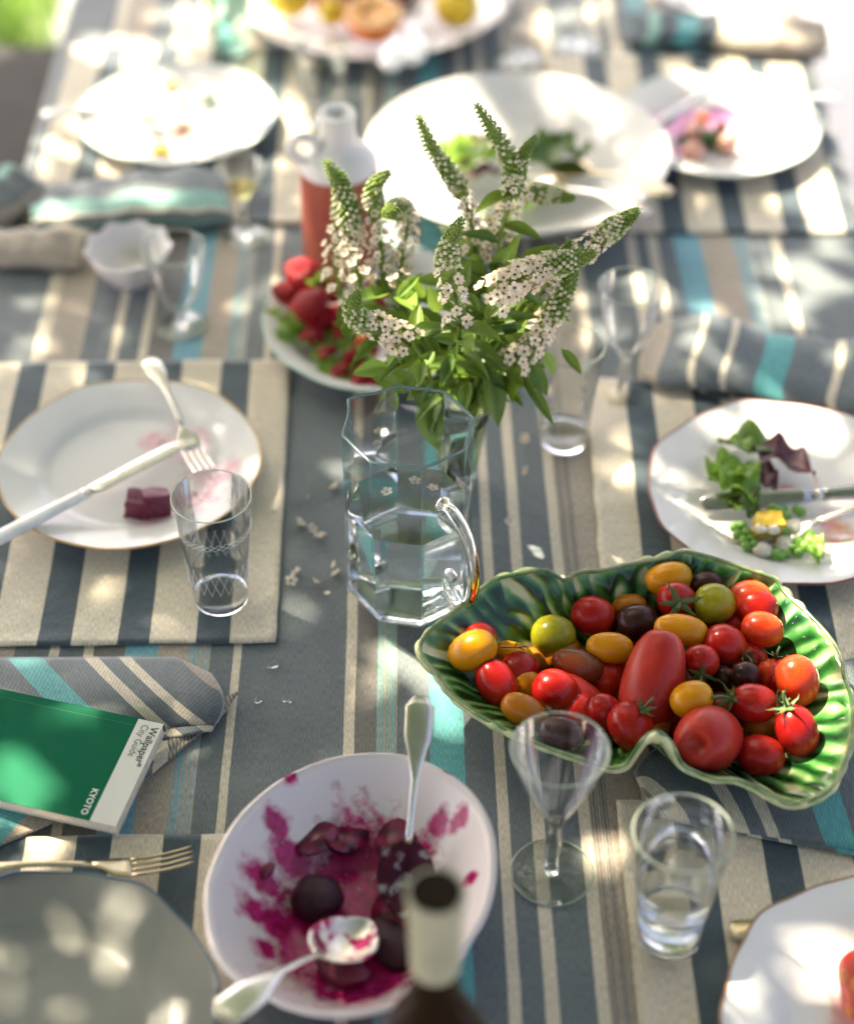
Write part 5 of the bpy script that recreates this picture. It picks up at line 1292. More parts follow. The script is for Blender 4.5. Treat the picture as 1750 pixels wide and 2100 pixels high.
# ------------------------------------------------------------------ strawberries
m, nt, b = newmat('strawberry skin'); tc = N(nt, 'ShaderNodeTexCoord'); vz = N(nt, 'ShaderNodeTexVoronoi'); vz.inputs['Scale'].default_value = 9
nt.links.new(tc.outputs['Object'], vz.inputs['Vector']); cr = N(nt, 'ShaderNodeValToRGB'); cr.color_ramp.elements[0].color = (0.62, 0.35, 0.05, 1); cr.color_ramp.elements[0].position = .05; cr.color_ramp.elements[1].color = (0.27, 0.003, 0.008, 1); cr.color_ramp.elements[1].position = .12
nt.links.new(vz.outputs['Distance'], cr.inputs[0]); nt.links.new(cr.outputs[0], b.inputs['Base Color']); b.inputs['Roughness'].default_value = .32; b.inputs['Specular IOR Level'].default_value = .25
bpn = N(nt, 'ShaderNodeBump'); bpn.inputs['Strength'].default_value = .4; bpn.inputs['Distance'].default_value = .1; nt.links.new(vz.outputs['Distance'], bpn.inputs['Height']); nt.links.new(bpn.outputs[0], b.inputs['Normal'])
M_straw = m
V, Fc = lathe_vf([(0.00002, 1.0), (.30, .97), (.55, .87), (.76, .68), (.88, .42), (.90, .15), (.83, -.12), (.70, -.38), (.52, -.64), (.32, -.85), (.14, -.98), (0.00002, -1.02)], 28)
sme = bpy.data.meshes.new('strawberry'); sme.from_pydata(V, [], Fc); sme.polygons.foreach_set('use_smooth', [True] * len(sme.polygons)); sme.materials.append(M_straw)
V = []; Fc = []
for k in range(8):
    a = 2 * PI * k / 8; d = Vector((math.cos(a), math.sin(a), 0)); s = Vector((-d.y, d.x, 0)); o0 = len(V)
    for j in range(5):
        u = j / 4; w = .17 * math.sin(PI * (u * .8 + .2)); c = d * (.1 + .75 * u) + Vector((0, 0, 1.0 + .12 * math.sin(u * 3) + (.2 * u if k % 2 else -.12 * u)))
        V += [c - s * w, c + s * w]
    for j in range(4): Fc.append((o0 + 2 * j, o0 + 2 * j + 1, o0 + 2 * j + 3, o0 + 2 * j + 2))
cme = bpy.data.meshes.new('hull'); cme.from_pydata(V, [], Fc); cme.materials.append(M_lett)
STR = [(618, 562, .064, 37, 'topmost strawberry at the far side of the heap, left of the red bottle foot'), (585, 600, .048, 26, 'leftmost strawberry on the dish rim side'), (640, 623, .062, 36, 'brightest strawberry in the middle of the heap'), (680, 598, .052, 28, 'dark strawberry right of the brightest one, by the flowers'), (688, 650, .042, 28, 'strawberry half hidden by the lower left flower spike'),
       (640, 690, .032, 22, 'small shaded strawberry below the brightest one'), (706, 686, .034, 24, 'orange red strawberry edge on beside the white blossoms'), (752, 712, .032, 28, 'strawberry glimpsed under the white blossoms'), (745, 775, .026, 26, 'low strawberry above the dish rim left of the jug'), (790, 775, .028, 30, 'strawberry just behind the jug spout'), (672, 725, .030, 18, 'little strawberry among the hulls near the front rim'),
       (770, 610, .05, 30, 'strawberry behind the left flower stems'), (610, 640, .034, 22, 'small strawberry among hulls at the left of the dish'), (655, 660, .040, 26, 'dark red strawberry tucked under the brightest one'), (725, 735, .030, 24, 'red strawberry above the low one near the front rim'), (700, 760, .026, 20, 'strawberry lying against the front rim of the dish'), (820, 690, .04, 30, 'strawberry deep behind the flower leaves')]
rs = random.Random(8)
for k, (x, y, h, r, lb) in enumerate(STR):
    p = P(x, y, h); o = bpy.data.objects.new('strawberry', sme); link(o); s = r * pxm(p) * 1.12; o.location = p; o.scale = (s, s, s * 1.12)
    o.rotation_euler = (rs.uniform(1.2, 2.6), rs.uniform(-.6, .6), rs.uniform(0, 6)); tag(o, lb, 'strawberry', 'strawberries heaped on the pale green dish')
    h_ = bpy.data.objects.new('hull', cme); link(h_, o)
for k in range(60):
    x = rs.uniform(560, 760); y = rs.uniform(625, 760)
    ex = ((x - 786) / 225) ** 2 + ((y - 648) / 132) ** 2
    if ex > .95: continue
    hh = .034 - .012 * ex + rs.uniform(0, .006)
    h_ = bpy.data.objects.new('strawberry_hull', cme); link(h_); p = P(x, y, hh); s = rs.uniform(.014, .021)
    h_.location = p - Vector((0, 0, s * .6)); h_.scale = (s, s, s * .6); h_.rotation_euler = (rs.uniform(-.6, .6), rs.uniform(-.6, .6), rs.uniform(0, 6))
    tag(h_, 'green strawberry hull lying among the fruit on the pale green dish', 'strawberry hull', 'hulls on the strawberry dish')

# ------------------------------------------------------------------ oranges and lemons
def half_fruit(px, h, r, peel, label, tilt, rz):
    p = P(*px, h); o = empty('citrus_half', p, label, 'citrus fruit')
    sk = [(r * math.sin(a) , -r * math.cos(a)) for a in [PI / 2 * k / 10 for k in range(11)]]
    lathe('peel', [(0.00001, -r)] + sk[1:] + [(r * .97, .0008), (r * .93, .0006)], peel, o, 40)
    pt_ = lathe('pith', [(r * .935, .0005), (r * .86, .0004), (0, .0002)], M_pith, o, 40)
    for k in range(9):
        a0 = 2 * PI * k / 9; V = []; Fc = []
        ring = [(r * .07, 0.0)] + [(r * .80, (t_ / 6 - .5) * .60) for t_ in range(7)]
        for z in (.0006, .0022):
            for (q, da) in ring:
                sc2 = 1.0 if z < .001 else .95
                V.append((q * sc2 * math.cos(a0 + da), q * sc2 * math.sin(a0 + da), z))
        n_ = len(ring); Fc.append(tuple(range(n_, 2 * n_)))
        for j in range(n_): Fc.append((j, (j + 1) % n_, n_ + (j + 1) % n_, n_ + j))
        mesh('segment', V, Fc, M_orangef if peel is M_orangep else M_lemon, pt_)
    o.rotation_euler = (tilt, 0, rz); return o
half_fruit((765, 25), .062, .040, M_orangep, 'halved orange with cut side up at the front of the fruit platter', .15, 0)
half_fruit((690, -15), .055, .036, M_orangep, 'second orange half left behind the front one, cut by the top edge', .5, .6)
def lemon(px, h, r, label, rz, name='lemon', mt=M_lemon):
    o = lathe(name, [(0, -1.35 * r), (.12 * r, -1.3 * r), (.35 * r, -1.08 * r), (.75 * r, -.75 * r), (.98 * r, -.2 * r), (1 * r, .1 * r), (.85 * r, .65 * r), (.45 * r, 1.05 * r), (.18 * r, 1.22 * r), (.12 * r, 1.36 * r), (0, 1.38 * r)], mt, None, 36, loc=P(*px, h))
    o.rotation_euler = (1.3, .2, rz); return tag(o, label, 'citrus fruit')
lemon((935, 10), .05, .030, 'bright yellow lemon right of the two servers', .3)
lemon((592, -8), .045, .028, 'lemon at the left end of the fruit platter', 1.4)
lemon((680, 25), .040, .018, 'small greenish lemon wedge left of the front orange', .8)
chunk('plum', P(740, -25, .065), .024, M_plum, 'dark fruit behind the front orange at the top edge', 'fruit', 4)
chunk('plum', P(820, -20, .05), .022, M_plum, 'dark fruit between the orange and the servers', 'fruit', 6)
chunk('plum', P(900, -40, .05), .026, M_orangep, 'orange fruit behind the yellow lemon at the top edge', 'fruit', 8)

# ------------------------------------------------------------------ napkins
def quad(c00, c10, c11, c01, u, v):
    a = Vector(c00).lerp(Vector(c10), u); b = Vector(c01).lerp(Vector(c11), u); return a.lerp(b, v)
def pq(c, u, v):
    q = quad(*[(x, y, 0) for x, y in c], u, v); return q.x, q.y
# under the book
nb = empty('napkin', P(250, 1480, 0), 'striped napkin folded under the green book', 'napkin')
nbl = nb.location.copy()
C1 = [(-90, 1352), (432, 1350), (492, 1432), (-90, 1600)]
def f1(u, v):
    x, y = pq([C1[0], C1[1], (430, 1500), C1[3]], u, v)
    bulge = math.sin(PI * min(1, v * 1.15)) ** .6 if v < .87 else 0.15
    h = .0035 + .016 * max(bulge, 0) * (1 - .35 * max(0, .35 - u)) + .0025 * noise.noise(Vector((u * 6, v * 3, 1)))
    if u > .86: 
        k = (u - .86) / .14; y += 34 * k * (1 - v); h += .003 * math.sin(k * PI); x += 26 * k * math.sin(PI * v)
        if k > .9: h *= .5
    p = P(x, y, max(h, .003)); return p - nbl
def u1(u, v): return (.02 + .19 * u + .075 * (0.5 - v) + .02 * u * u, v * .12)
sheet('upper_fold', f1, 70, 30, M_nap, nb, .002, u1)
C2 = [(300, 1490), (487, 1425), (470, 1452), (255, 1640)]
def f2(u, v):
    x, y = pq([(300, 1500), (490, 1420), (462, 1462), (250, 1640)], u, v)
    return P(x, y, .004 + .0035 * max(0, noise.noise(Vector((u * 4, v * 4, 7))))) - nbl
def f2b(u, v):
    x, y = pq([(-90, 1590), (180, 1590), (110, 1688), (-90, 1775)], u, v)
    return P(x, y, .0045 + .010 * (1 - v) * math.sin(PI * u * .9) + .002 * noise.noise(Vector((u * 4, v * 4, 3)))) - nbl
sheet('ribbed_corner', f2, 20, 16, M_napB, nb, .002, lambda u, v: (.10 * (1 - u) + .02 * v, v * .08))
sheet('lower_corner', f2b, 20, 14, stripe_mat('turquoise napkin corner weave', [(-.05, .02, GREY), (.02, .062, TURQ), (.062, .2, BEIGE)], 1.2, .3), nb, .002, lambda u, v: (.06 * u + .035 * v, v * .1))
# book
hb = .024
A = P(337, 1483, hb + .012); B = P(236, 1681, hb + .012)
e1 = (B - A); W = e1.length; e1.normalize(); e2 = Vector((-e1.y, e1.x, 0)); e2.normalize()
bk = empty('book', A - Vector((0, 0, .012)), 'small green paperback city guide lying on the folded napkin', 'book')
bk.matrix_world = Matrix((e1, e2, Vector((0, 0, 1)))).transposed().to_4x4(); bk.location = A - Vector((0, 0, .012)); bk.rotation_euler = (R(.5), R(4.2), math.atan2(e1.y, e1.x))
HB = .178; BW = .0235
box('page_block', .001, W - .0015, -HB, -.0012, .0006, .0112, M_page, bk)
def covplate(name, x0, x1, y0, y1, z0, z1, mt): return box(name, x0, x1, y0, y1, z0, z1, mt, bk, .0002)
FC_ = covplate('front_cover', 0, W, -HB, -BW - .0001, .0113, .0119, M_cover)
CB_ = covplate('cover_band', 0, W, -BW + .0001, 0, .0113, .0119, M_band)
covplate('back_cover', 0, W, -HB, 0, 0, .0005, M_band)
covplate('spine', -.0006, -.0001, -HB, 0, 0, .0119, M_cover)
box('crease', .0075, .0079, -HB, -BW - .0005, .01191, .01197, mat('cover crease', (0, .13, .065), .5), bk)
def text(s, x, y, size, mt, bold=0.0, name='lettering', lw=None, on=None):
    cu = bpy.data.curves.new('t', 'FONT'); cu.body = s; cu.size = size; cu.offset = bold; cu.extrude = 0.0; cu.resolution_u = 3
    to = bpy.data.objects.new('t', cu); COL.objects.link(to)
    bpy.context.view_layer.update()
    me = bpy.data.meshes.new_from_object(to.evaluated_get(bpy.context.evaluated_depsgraph_get()))
    bpy.data.objects.remove(to)
    w = max(v.co.x for v in me.vertices) - min(v.co.x for v in me.vertices)
    k = (lw / w) if lw else 1.0
    for v_ in me.vertices: v_.co.x *= k
    me.materials.clear(); me.materials.append(mt)
    o = bpy.data.objects.new(name, me); link(o, on or bk); o.location = (x, y, .01205); return o
text('Wallpaper*', .0055, -.0092, .0098, M_ink, .00016, lw=.0435, on=CB_)
text('City Guide', .0050, -.0178, .0094, M_ink, -.00002, lw=.0345, on=CB_)
text('KYOTO', W - .0315, -.0335, .0082, M_whiteink, .00012, lw=.0265, on=FC_)
# napkin under the green bowl
nt_ = empty('napkin', P(1560, 1650, 0), 'grey napkin with cream and turquoise stripes tucked under the green bowl', 'napkin'); ntl = nt_.location.copy()
def f3(u, v):
    C = [(1300, 1560), (1880, 1290), (1880, 1775), (1322, 1668)]
    x, y = pq(C, u, v)
    edge = 1 - abs(2 * v - 1) ** 6
    h = MH + .0015 + .006 * max(edge, 0) * min(1, u * 7 + .2) + .0022 * max(0, noise.noise(Vector((u * 5, v * 2, 9)))) * edge
    if v > .93: y += 4 * math.sin(u * 7)
    if u < .08: y += (1 - u / .08) ** 2 * (v - .5) * -60
    return P(x, y, h) - ntl
sheet('top_fold', f3, 60, 24, M_napT, nt_, .0025, lambda u, v: (.26 * u + .055 * (1 - v) + .012, v * .1))
def f3b(u, v):
    C = [(1310, 1580), (1880, 1310), (1880, 1779), (1318, 1672)]
    x, y = pq(C, u, v); return P(x, y + 2, MH + .0014) - ntl
sheet('under_fold', f3b, 20, 6, M_napT, nt_, .001, lambda u, v: (.26 * u + .06 * (1 - v), v * .1))
# rolled napkin on the right: a loose loop lying across the table
def fold(label, px0, px1, mt, sect, uvl, seed, along=True, wid=1.0, hgt=1.0, crumple=.008):
    "napkin folded over itself: sect is its cross-section (across, up) from the lower hem to the upper hem"
    A = P(*px0, 0); B = P(*px1, 0); d = B - A; L = d.length; d.normalize(); s_ = Vector((-d.y, d.x, 0))
    o = empty('napkin', A, label, 'napkin')
    cs = crv([(a, b, 0) for a, b in sect], 6); m_ = len(cs) - 1
    def fn(u, v):
        q = cs[min(m_, int(round(v * m_)))]
        lift = max(0, q.y - .004)
        end = min(1, .35 + u * 5) * min(1, .5 + (1 - u) * 4)
        n1 = noise.noise(Vector((u * 3.2 + seed, v * 1.7, 0))); n2 = noise.noise(Vector((u * 8 + seed, v * 3.0, 5))); n3 = noise.noise(Vector((u * 2.2, seed, 9)))
        x = q.x * wid * (.86 + .14 * end) * (1 + .22 * n3) + crumple * (n1 + .5 * n2)
        z = .003 + q.y * hgt * (.55 + .45 * end) * (1 + .5 * n3) + lift * .35 * (n1 + .6 * n2)
        r = d * (u * L + crumple * 1.4 * noise.noise(Vector((v * 4, seed, 2)))) + s_ * x; r.z = max(z, .0028 + .004 * (v > .5)); return r
    sheet('cloth_fold', fn, 64, m_, mt, o, .002, (lambda u, v: (u * uvl + .02 * v, v * .16)) if along else (lambda u, v: (v * uvl, u * .2)))
    return o
SEC_C = [(-.046, .001), (-.01, .002), (.03, .003), (.050, .012), (.045, .027), (.018, .033), (-.018, .030), (-.040, .026), (-.052, .016), (-.045, .009), (-.030, .010)]
SEC_D = [(.050, .001), (.01, .002), (-.030, .002), (-.046, .008), (-.040, .020), (-.012, .024), (.022, .024), (.046, .020), (.052, .012), (.030, .014), (-.005, .016)]
fold('loosely folded grey napkin with turquoise stripe above the right plate', (1318, 735), (1900, 815), M_napR, SEC_C, .30, 3, True, 1.0, .78, .012)
fold('mint and grey striped napkin folded above the small white bowl', (68, 455), (468, 425), M_napC, SEC_D, .42, 5, False, 1.15, 1.1, .008)
fold('beige napkin end at the left edge by the small white bowl', (-120, 522), (178, 532), stripe_mat('beige napkin weave', [(-.1, .05, BEIGE), (.05, .07, CREAM), (.07, .4, BEIGE)], 1.0, .3), SEC_C, .2, 8, False, .55, .8, .005)
fold('green and grey napkin bundle at the far left table edge', (-60, 470), (78, 400), stripe_mat('green napkin weave', [(-.1, .06, GREY), (.06, .10, MINT), (.10, .14, GREY), (.14, .4, BEIGE)], 1.0, .3), SEC_C, .2, 12, False, .6, .9, .006)
fold('dark napkin with turquoise stripe near the top right plate', (1290, 78), (1690, 100), stripe_mat('dark napkin weave', [(-.1, .05, DARK), (.05, .07, MINT), (.07, .11, DARK), (.11, .155, TURQ), (.155, .2, DARK), (.2, .32, CREAM), (.32, .5, BEIGE)], 1.0, .3), SEC_C, .42, 15, True, .8, .9, .008)

# ------------------------------------------------------------------ flowers
def blossom_me():
    V = []; Fc = []; mi = []
    for k in range(5):
        a = 2 * PI * k / 5; d = Vector((math.cos(a), math.sin(a), 0)); s = Vector((-d.y, d.x, 0)); o0 = len(V)
        for (u, w, z) in ((.10, .08, .0), (.40, .30, .20), (.72, .40, .38), (1.0, .20, .42)):
            V += [d * u - s * w + Vector((0, 0, z + .03)), d * u + Vector((0, 0, z)), d * u + s * w + Vector((0, 0, z + .03))]
        for j in range(3):
            for q in range(2):
                a0 = o0 + j * 3 + q; Fc.append((a0, a0 + 1, a0 + 4, a0 + 3)); mi.append(0)
    o0 = len(V)
    for k in range(6): V.append(Vector((.25 * math.cos(k * PI / 3), .25 * math.sin(k * PI / 3), .15)))
    V.append(Vector((0, 0, .10)))
    for k in range(6): Fc.append((o0 + k, o0 + (k + 1) % 6, o0 + 6)); mi.append(1)
    o0 = len(V)      # green cup behind
    for k in range(5): V.append(Vector((.20 * math.cos(k * 2 * PI / 5), .20 * math.sin(k * 2 * PI / 5), .03)))
    V.append(Vector((0, 0, -.35)))
    for k in range(5): Fc.append((o0 + (k + 1) % 5, o0 + k, o0 + 5)); mi.append(2)
    me = bpy.data.meshes.new('blossom'); me.from_pydata([tuple(v) for v in V], [], Fc)
    for q in (M_petal, M_eye, M_bud): me.materials.append(q)
    me.polygons.foreach_set('material_index', mi); me.polygons.foreach_set('use_smooth', [True] * len(mi)); return me
BLM = blossom_me()
icos = bmesh.new(); bmesh.ops.create_icosphere(icos, subdivisions=1, radius=1.0)
ICV = [v.co.copy() for v in icos.verts]; ICF = [tuple(v.index for v in f.verts) for f in icos.faces]; icos.free()
def spike(label, pix, Y, frac=.62, thick=.0125, nb_=38, size=.0056, seed=0, leaves=(), dens=1.0, budscale=1.0, mouth=(0, 0)):
    "pix: from the lowest flower to the tip (picture positions) standing at distance(s) Y"
    thick *= 1.06; size *= 1.10
    rs = random.Random(seed); Ys = Y if isinstance(Y, (list, tuple)) else [Y] * len(pix)
    pts_ = [PY(x, y, yy) for (x, y), yy in zip(pix, Ys)]
    V0 = Vector((VX, VY, T))
    o = empty('flower_spike', V0, label, 'flower', 'white flower spikes in the vase')
    top = crv(pts_, 10)
    mth = V0 + Vector((mouth[0], mouth[1], .108)); low = V0 + Vector((-mouth[0] * .45, -mouth[1] * .45, .014))
    lower = crv([low, mth, mth.lerp(pts_[0], .5) + Vector((0, 0, .012)), pts_[0]], 6)
    full = lower[:-1] + top
    n = len(full); rad_ = [.0024 - .0013 * i / n for i in range(n)]
    v, f = tube_vf([p - V0 for p in full], rad_, 7); mesh('stem', v, f, M_stem, o)
    # arc length along the flowering part
    acc = [0.0]
    for i in range(1, len(top)): acc.append(acc[-1] + (top[i] - top[i - 1]).length)
    L = acc[-1]
    def at(s):
        q = s * L
        for i in range(1, len(top)):
            if acc[i] >= q:
                k = (q - acc[i - 1]) / max(1e-9, acc[i] - acc[i - 1]); return top[i - 1].lerp(top[i], k), (top[i] - top[i - 1]).normalized()
        return top[-1], (top[-1] - top[-2]).normalized()
    nbl_ = int(nb_ * dens * .90)
    for k in range(nbl_):
        s = frac * ((k + rs.random()) / nbl_) ** .9; c, d = at(s)
        t1 = d.orthogonal().normalized(); t2 = d.cross(t1); a = k * 2.39996 + rs.uniform(-.3, .3)
        out = (t1 * math.cos(a) + t2 * math.sin(a))
        rr = thick * (.95 - .30 * (s / frac)) * rs.uniform(.8, 1.15); nn = (out + d * rs.uniform(.0, .5) + Vector((0, 0, .25))).normalized()
        b_ = bpy.data.objects.new('blossom', BLM); link(b_, o); sz = size * rs.uniform(.85, 1.15) * (1.0 - .28 * (s / frac))
        m_ = nn.to_track_quat('Z', 'Y').to_matrix().to_4x4() @ Matrix.Rotation(rs.uniform(0, 6), 4, 'Z') @ Matrix.Diagonal((sz, sz, sz * rs.uniform(.8, 1.5), 1))
        m_.translation = c + out * rr - V0; b_.matrix_local = m_
    # pedicels, buds and spiky bracts of the tip as one part
    core = [at(min(.999, frac * .80 + (1 - frac * .80) * k / 9)) for k in range(10)]
    V, Fc = tube_vf([c - V0 for c, d in core], [thick * .56 * (1 - k / 9) ** .65 + .0009 for k in range(10)], 8); mi = [0] * len(Fc)
    nbud = int(130 * budscale)
    for k in range(nbud):
        s = frac * .88 + (1 - frac * .88) * (k / nbud); c, d = at(min(s, .999)); q = (s - frac) / (1 - frac)
        t1 = d.orthogonal().normalized(); t2 = d.cross(t1); a = k * 2.39996; out = t1 * math.cos(a) + t2 * math.sin(a)
        rr = thick * .66 * (1 - max(0, q)) ** .6 + .0014
        bs = .0027 * (1 - .60 * max(0, q)); p = c + out * rr + d * .002; o0 = len(V)
        V += [p + q_ * bs - V0 for q_ in ICV]; Fc += [tuple(i + o0 for i in f_) for f_ in ICF]; mi += [1 if (q < .5 and rs.random() < .65) else 0] * len(ICF)
        if rs.random() < .75:
            o0 = len(V); w = out.cross(d) * .0008; e = p + out * .0042 + d * .0032
            V += [c + out * rr * .5 - w - V0, c + out * rr * .5 + w - V0, e - V0]; Fc.append((o0, o0 + 1, o0 + 2)); mi.append(0)
    for k in range(int(190 * dens)):
        s = rs.uniform(-.03, frac); c, d = at(max(s, 0)); t1 = d.orthogonal().normalized(); t2 = d.cross(t1); a = rs.uniform(0, 6.3); out = t1 * math.cos(a) + t2 * math.sin(a)
        o0 = len(V); w = out.cross(d) * .0011; p = c + out * .001
        V += [p - w - V0, p + w - V0, c + out * thick * .62 + d * .004 + w * .5 - V0, c + out * thick * .66 + d * .004 - w * .5 - V0]; Fc.append((o0, o0 + 1, o0 + 2, o0 + 3)); mi.append(0)
    q = mesh('bud_tip', V, Fc, None, o, True, mats=[M_bud, M_pbud], mi=mi); q['kind'] = 'stuff'
    for (a_, b_, me_, Ya, Yb, ws) in leaves:
        A_ = PY(*a_, Ya); B_ = PY(*b_, Yb); lo = bpy.data.objects.new('leaf', LM[me_]); link(lo, o); LL = (B_ - A_).length
        up_ = (-FWD + Vector((rs.uniform(-.5, .5), 0, rs.uniform(.2, 1.0)))).normalized()
        mw = frame(A_, B_, up_) @ Matrix.Diagonal((LL, LL * ws, LL, 1)); mw.translation = A_ - V0; lo.matrix_local = mw
    # fill leaves along the lower stem
    for k in range(9):
        i = 7 + int((len(lower) - 8) * (k + .3) / 9); i = min(i, len(lower) - 2); c = lower[i]; d = (lower[i + 1] - lower[i - 1]).normalized()
        a = rs.uniform(0, 6.28); out = Vector((math.cos(a), math.sin(a) * .8, 0)); LL = rs.uniform(.034, .062)
        e = c + (out * .85 + d * .35 + Vector((0, 0, rs.uniform(-.35, .25)))).normalized() * LL
        lo = bpy.data.objects.new('leaf', LM[rs.choice((0, 0, 1, 3, 3, 2))]); link(lo, o)
        mw = frame(c, e, Vector((rs.uniform(-.3, .3), -.3, 1)).normalized()) @ Matrix.Diagonal((LL, LL, LL, 1)); mw.translation = c - V0; lo.matrix_local = mw
    return o
spike('flower spike furthest left with a curved green tip', [(700, 610), (690, 520), (704, 440), (700, 385), (668, 332)], [1.53, 1.56, 1.57, 1.57, 1.57], .62, .014, 46, .0052, 1, mouth=(-.022, .01))
spike('flower spike just right of the leftmost, with short upright tip', [(740, 590), (722, 500), (716, 430), (705, 385), (699, 356)], [1.52, 1.55, 1.56, 1.57, 1.57], .60, .013, 42, .0052, 2, mouth=(-.02, .0))
spike('flower spike whose tip bends right above the red bottle', [(790, 590), (780, 500), (766, 425), (768, 380), (796, 354)], [1.52, 1.55, 1.56, 1.56, 1.56], .70, .011, 44, .0050, 3, mouth=(-.012, .012), leaves=[((815, 610), (860, 560), 2, 1.50, 1.50, .8)])
spike('flower spike with a shaggy tip pointing at the viewer', [(818, 600), (826, 520), (834, 455), (822, 428), (790, 438)], [1.51, 1.55, 1.57, 1.56, 1.53], .78, .012, 50, .0052, 4, mouth=(-.008, .0))
spike('tall thin flower spike leaning left in the middle', [(975, 520), (965, 455), (945, 395), (915, 345), (885, 305), (872, 275), (858, 240)], 1.555, .52, .010, 40, .0048, 5, mouth=(.0, .015))
spike('tallest flower spike in the middle with sharp tip', [(1015, 540), (1030, 470), (1048, 405), (1052, 350), (1028, 298), (1003, 258), (977, 216)], 1.55, .56, .0125, 54, .0052, 6, mouth=(.008, .012), leaves=[((1030, 560), (1062, 480), 2, 1.53, 1.53, .7), ((1000, 600), (955, 530), 0, 1.53, 1.53, 1.0)])
spike('small green side spike right of the tallest one', [(1052, 380), (1068, 330), (1080, 305), (1096, 283)], 1.55, .12, .009, 4, .004, 7, mouth=(.01, .012))
spike('flower spike pointing straight right above the long drooping one', [(1000, 470), (1040, 405), (1080, 396), (1120, 398), (1174, 406)], [1.57, 1.58, 1.585, 1.59, 1.59], .70, .011, 40, .0048, 8, mouth=(.012, .014))
spike('front flower spike with dark tip and loose single blossoms', [(942, 668), (934, 620), (922, 570), (916, 530), (926, 490), (946, 450)], [1.42, 1.42, 1.425, 1.43, 1.43, 1.43], .60, .0125, 24, .0060, 9, mouth=(-.002, -.02), leaves=[((960, 600), (985, 640), 3, 1.43, 1.42, 1.2), ((935, 700), (890, 690), 0, 1.43, 1.42, 1.3)])
spike('long flower spike reaching furthest right with beige blossoms', [(1120, 580), (1165, 530), (1214, 502), (1255, 470), (1306, 432)], [1.46, 1.48, 1.485, 1.49, 1.49], .72, .012, 56, .0050, 10, mouth=(.022, .004), leaves=[((1060, 540), (1130, 500), 0, 1.50, 1.50, .8)])
spike('dense drooping flower spike in front, pointing right below the longest', [(1010, 612), (1055, 575), (1110, 552), (1160, 537), (1218, 519)], [1.43, 1.43, 1.435, 1.44, 1.445], .62, .0150, 80, .0060, 11, mouth=(.012, -.018), leaves=[((1065, 600), (1118, 622), 0, 1.43, 1.43, 1.1)])
spike('shaggy green bud spike above the drooping one', [(1085, 600), (1110, 560), (1125, 530), (1140, 510)], [1.47, 1.47, 1.465, 1.46], .10, .010, 5, .005, 12, mouth=(.014, .0))
spike('little upright green spike right of the shaggy one', [(1110, 600), (1140, 555), (1158, 520), (1166, 498)], [1.48, 1.48, 1.475, 1.47], .25, .009, 8, .005, 13, mouth=(.018, .0))
spike('lower right flower spike rising from hanging blossoms', [(1050, 748), (1082, 712), (1112, 668), (1145, 625), (1165, 580), (1180, 545)], [1.44, 1.44, 1.445, 1.45, 1.455, 1.46], .60, .013, 46, .0058, 14, mouth=(.018, -.012), leaves=[((1070, 770), (1133, 860), 1, 1.44, 1.40, .8), ((1090, 745), (1120, 812), 0, 1.44, 1.42, 1.3), ((1150, 715), (1193, 768), 3, 1.44, 1.43, 1.0), ((1110, 720), (1140, 770), 2, 1.44, 1.43, 1.2), ((1040, 700), (1075, 650), 0, 1.44, 1.44, 1.5)])
spike('short white flower spike bending left in front of the strawberries', [(846, 712), (815, 690), (770, 668), (735, 655), (722, 632), (734, 600)], [1.42, 1.42, 1.415, 1.41, 1.41, 1.41], .64, .0125, 34, .0062, 15, mouth=(-.018, -.016), leaves=[((795, 752), (724, 764), 2, 1.41, 1.40, 1.3), ((795, 750), (834, 712), 2, 1.42, 1.41, 1.2), ((842, 692), (906, 660), 0, 1.43, 1.42, 1.2), ((760, 770), (840, 800), 0, 1.42, 1.42, 1.3)])
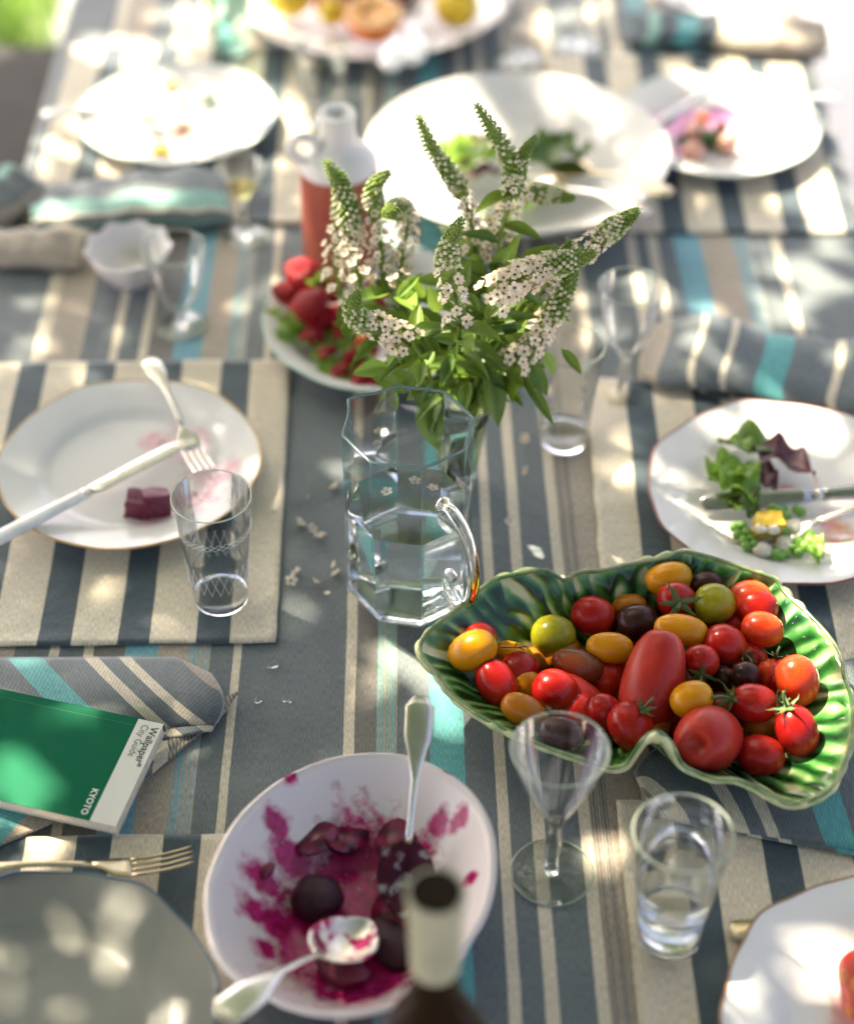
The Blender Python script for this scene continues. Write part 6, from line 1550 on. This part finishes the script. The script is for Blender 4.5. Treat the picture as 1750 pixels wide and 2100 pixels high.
# big hanging leaves around the mouth of the vase
lv = empty('flower_spike', Vector((VX, VY, T)), 'leafy stem with large leaves drooping over the vase rim', 'flower', 'white flower spikes in the vase')
V0 = Vector((VX, VY, T))
v, f = tube_vf(crv([(0.0, -.005, .014), (.004, -.008, .10), (.008, -.012, .135), (.014, -.01, .17)], 6), [.0024] * 19, 7); mesh('stem', v, f, M_stem, lv)
rs = random.Random(77)
for (a_, b_, me_, Ya, Yb, ws) in [((1000, 752), (1028, 870), 0, 1.44, 1.40, 1.15), ((868, 812), (897, 926), 0, 1.44, 1.41, 1.35), ((808, 800), (809, 845), 0, 1.43, 1.42, 1.3), ((900, 780), (860, 830), 3, 1.43, 1.41, 1.2), ((960, 780), (945, 850), 0, 1.43, 1.40, 1.1), ((870, 745), (820, 800), 0, 1.43, 1.42, 1.2), ((930, 730), (900, 790), 0, 1.43, 1.41, 1.2), ((890, 720), (855, 770), 3, 1.44, 1.42, 1.3), ((985, 720), (1040, 760), 0, 1.44, 1.43, 1.3), ((1010, 690), (1060, 690), 0, 1.46, 1.45, 1.3), ((960, 690), (930, 740), 3, 1.45, 1.43, 1.3), ((1000, 660), (1020, 610), 0, 1.46, 1.46, 1.3), ((880, 690), (850, 640), 0, 1.47, 1.46, 1.3), ((900, 640), (880, 590), 2, 1.48, 1.48, 1.2), ((1060, 770), (1095, 740), 3, 1.45, 1.45, 1.2), ((1040, 790), (1070, 830), 0, 1.45, 1.43, 1.1), ((840, 780), (790, 760), 0, 1.44, 1.43, 1.2), ((1100, 640), (1070, 600), 0, 1.47, 1.47, 1.3), ((870, 610), (840, 570), 2, 1.5, 1.5, 1.1), ((1010, 560), (1050, 500), 2, 1.52, 1.52, .9), ((940, 600), (960, 540), 0, 1.5, 1.5, 1.1), ((985, 790), (1000, 850), 0, 1.45, 1.43, 1.2), ((920, 800), (935, 850), 3, 1.45, 1.42, 1.1)]:
    A_ = PY(*a_, Ya); B_ = PY(*b_, Yb); lo = bpy.data.objects.new('leaf', LM[me_]); link(lo, lv); LL = (B_ - A_).length
    mw = frame(A_, B_, (-FWD + Vector((rs.uniform(-.4, .4), 0, rs.uniform(.1, .7)))).normalized()) @ Matrix.Diagonal((LL, LL * ws, LL, 1)); mw.translation = A_ - V0; lo.matrix_local = mw
# fallen blossoms
for (x, y, lb) in [(612, 1079, 'leftmost of a row of three fallen blossoms left of the jug'), (638, 1088, 'middle of a row of three fallen blossoms left of the jug'), (657, 1107, 'right end of a row of three fallen blossoms left of the jug'), (634, 1022, 'fallen blossom bud furthest from the viewer left of the jug'), (689, 1003, 'fallen blossom nearest the jug rim on the left'), (595, 1194, 'leftmost fallen blossom in the nearer cluster'), (609, 1178, 'fallen blossom touching the leftmost one of the nearer cluster'), (645, 1198, 'fallen blossom in the middle of the nearer cluster'), (671, 1222, 'fallen bud nearest the viewer beside the jug'), (690, 1180, 'fallen blossom at the jug side of the nearer cluster'), (687, 1161, 'small fallen bud above the one at the jug side'), (1078, 968, 'fallen petal between the vase and the right tumbler'), (1075, 905, 'fallen blossom left of the right tumbler'), (1045, 1075, 'lone fallen blossom right of the jug')]:
    o = bpy.data.objects.new('fallen_blossom', BLM); link(o); o.location = P(x, y, .002); s = rs.uniform(.0048, .0066) * (0.75 if 'bud' in lb else 1); o.scale = (s, s, s); o.rotation_euler = (rs.uniform(-1.3, 1.3), rs.uniform(-1.3, 1.3), rs.uniform(0, 6)); o.scale = (s, s * rs.uniform(.75, 1.1), s * rs.uniform(.7, 1.6)); o.location.z += .002
    tag(o, lb, 'blossom', 'blossoms fallen on the cloth')
for (dx, dy, lb) in [(-.02, .015, 'left blossom floating on the water in the jug'), (.005, .03, 'back blossom floating on the water in the jug'), (.022, .02, 'right blossom floating on the water in the jug')]:
    o = bpy.data.objects.new('floating_blossom', BLM); link(o); o.location = (JX + dx, JY + dy, T + .1190); o.scale = (.0055,) * 3; o.rotation_euler = (.1, .1, dx * 90)
    tag(o, lb, 'blossom', 'blossoms floating in the jug')
bpy.context.view_layer.update()
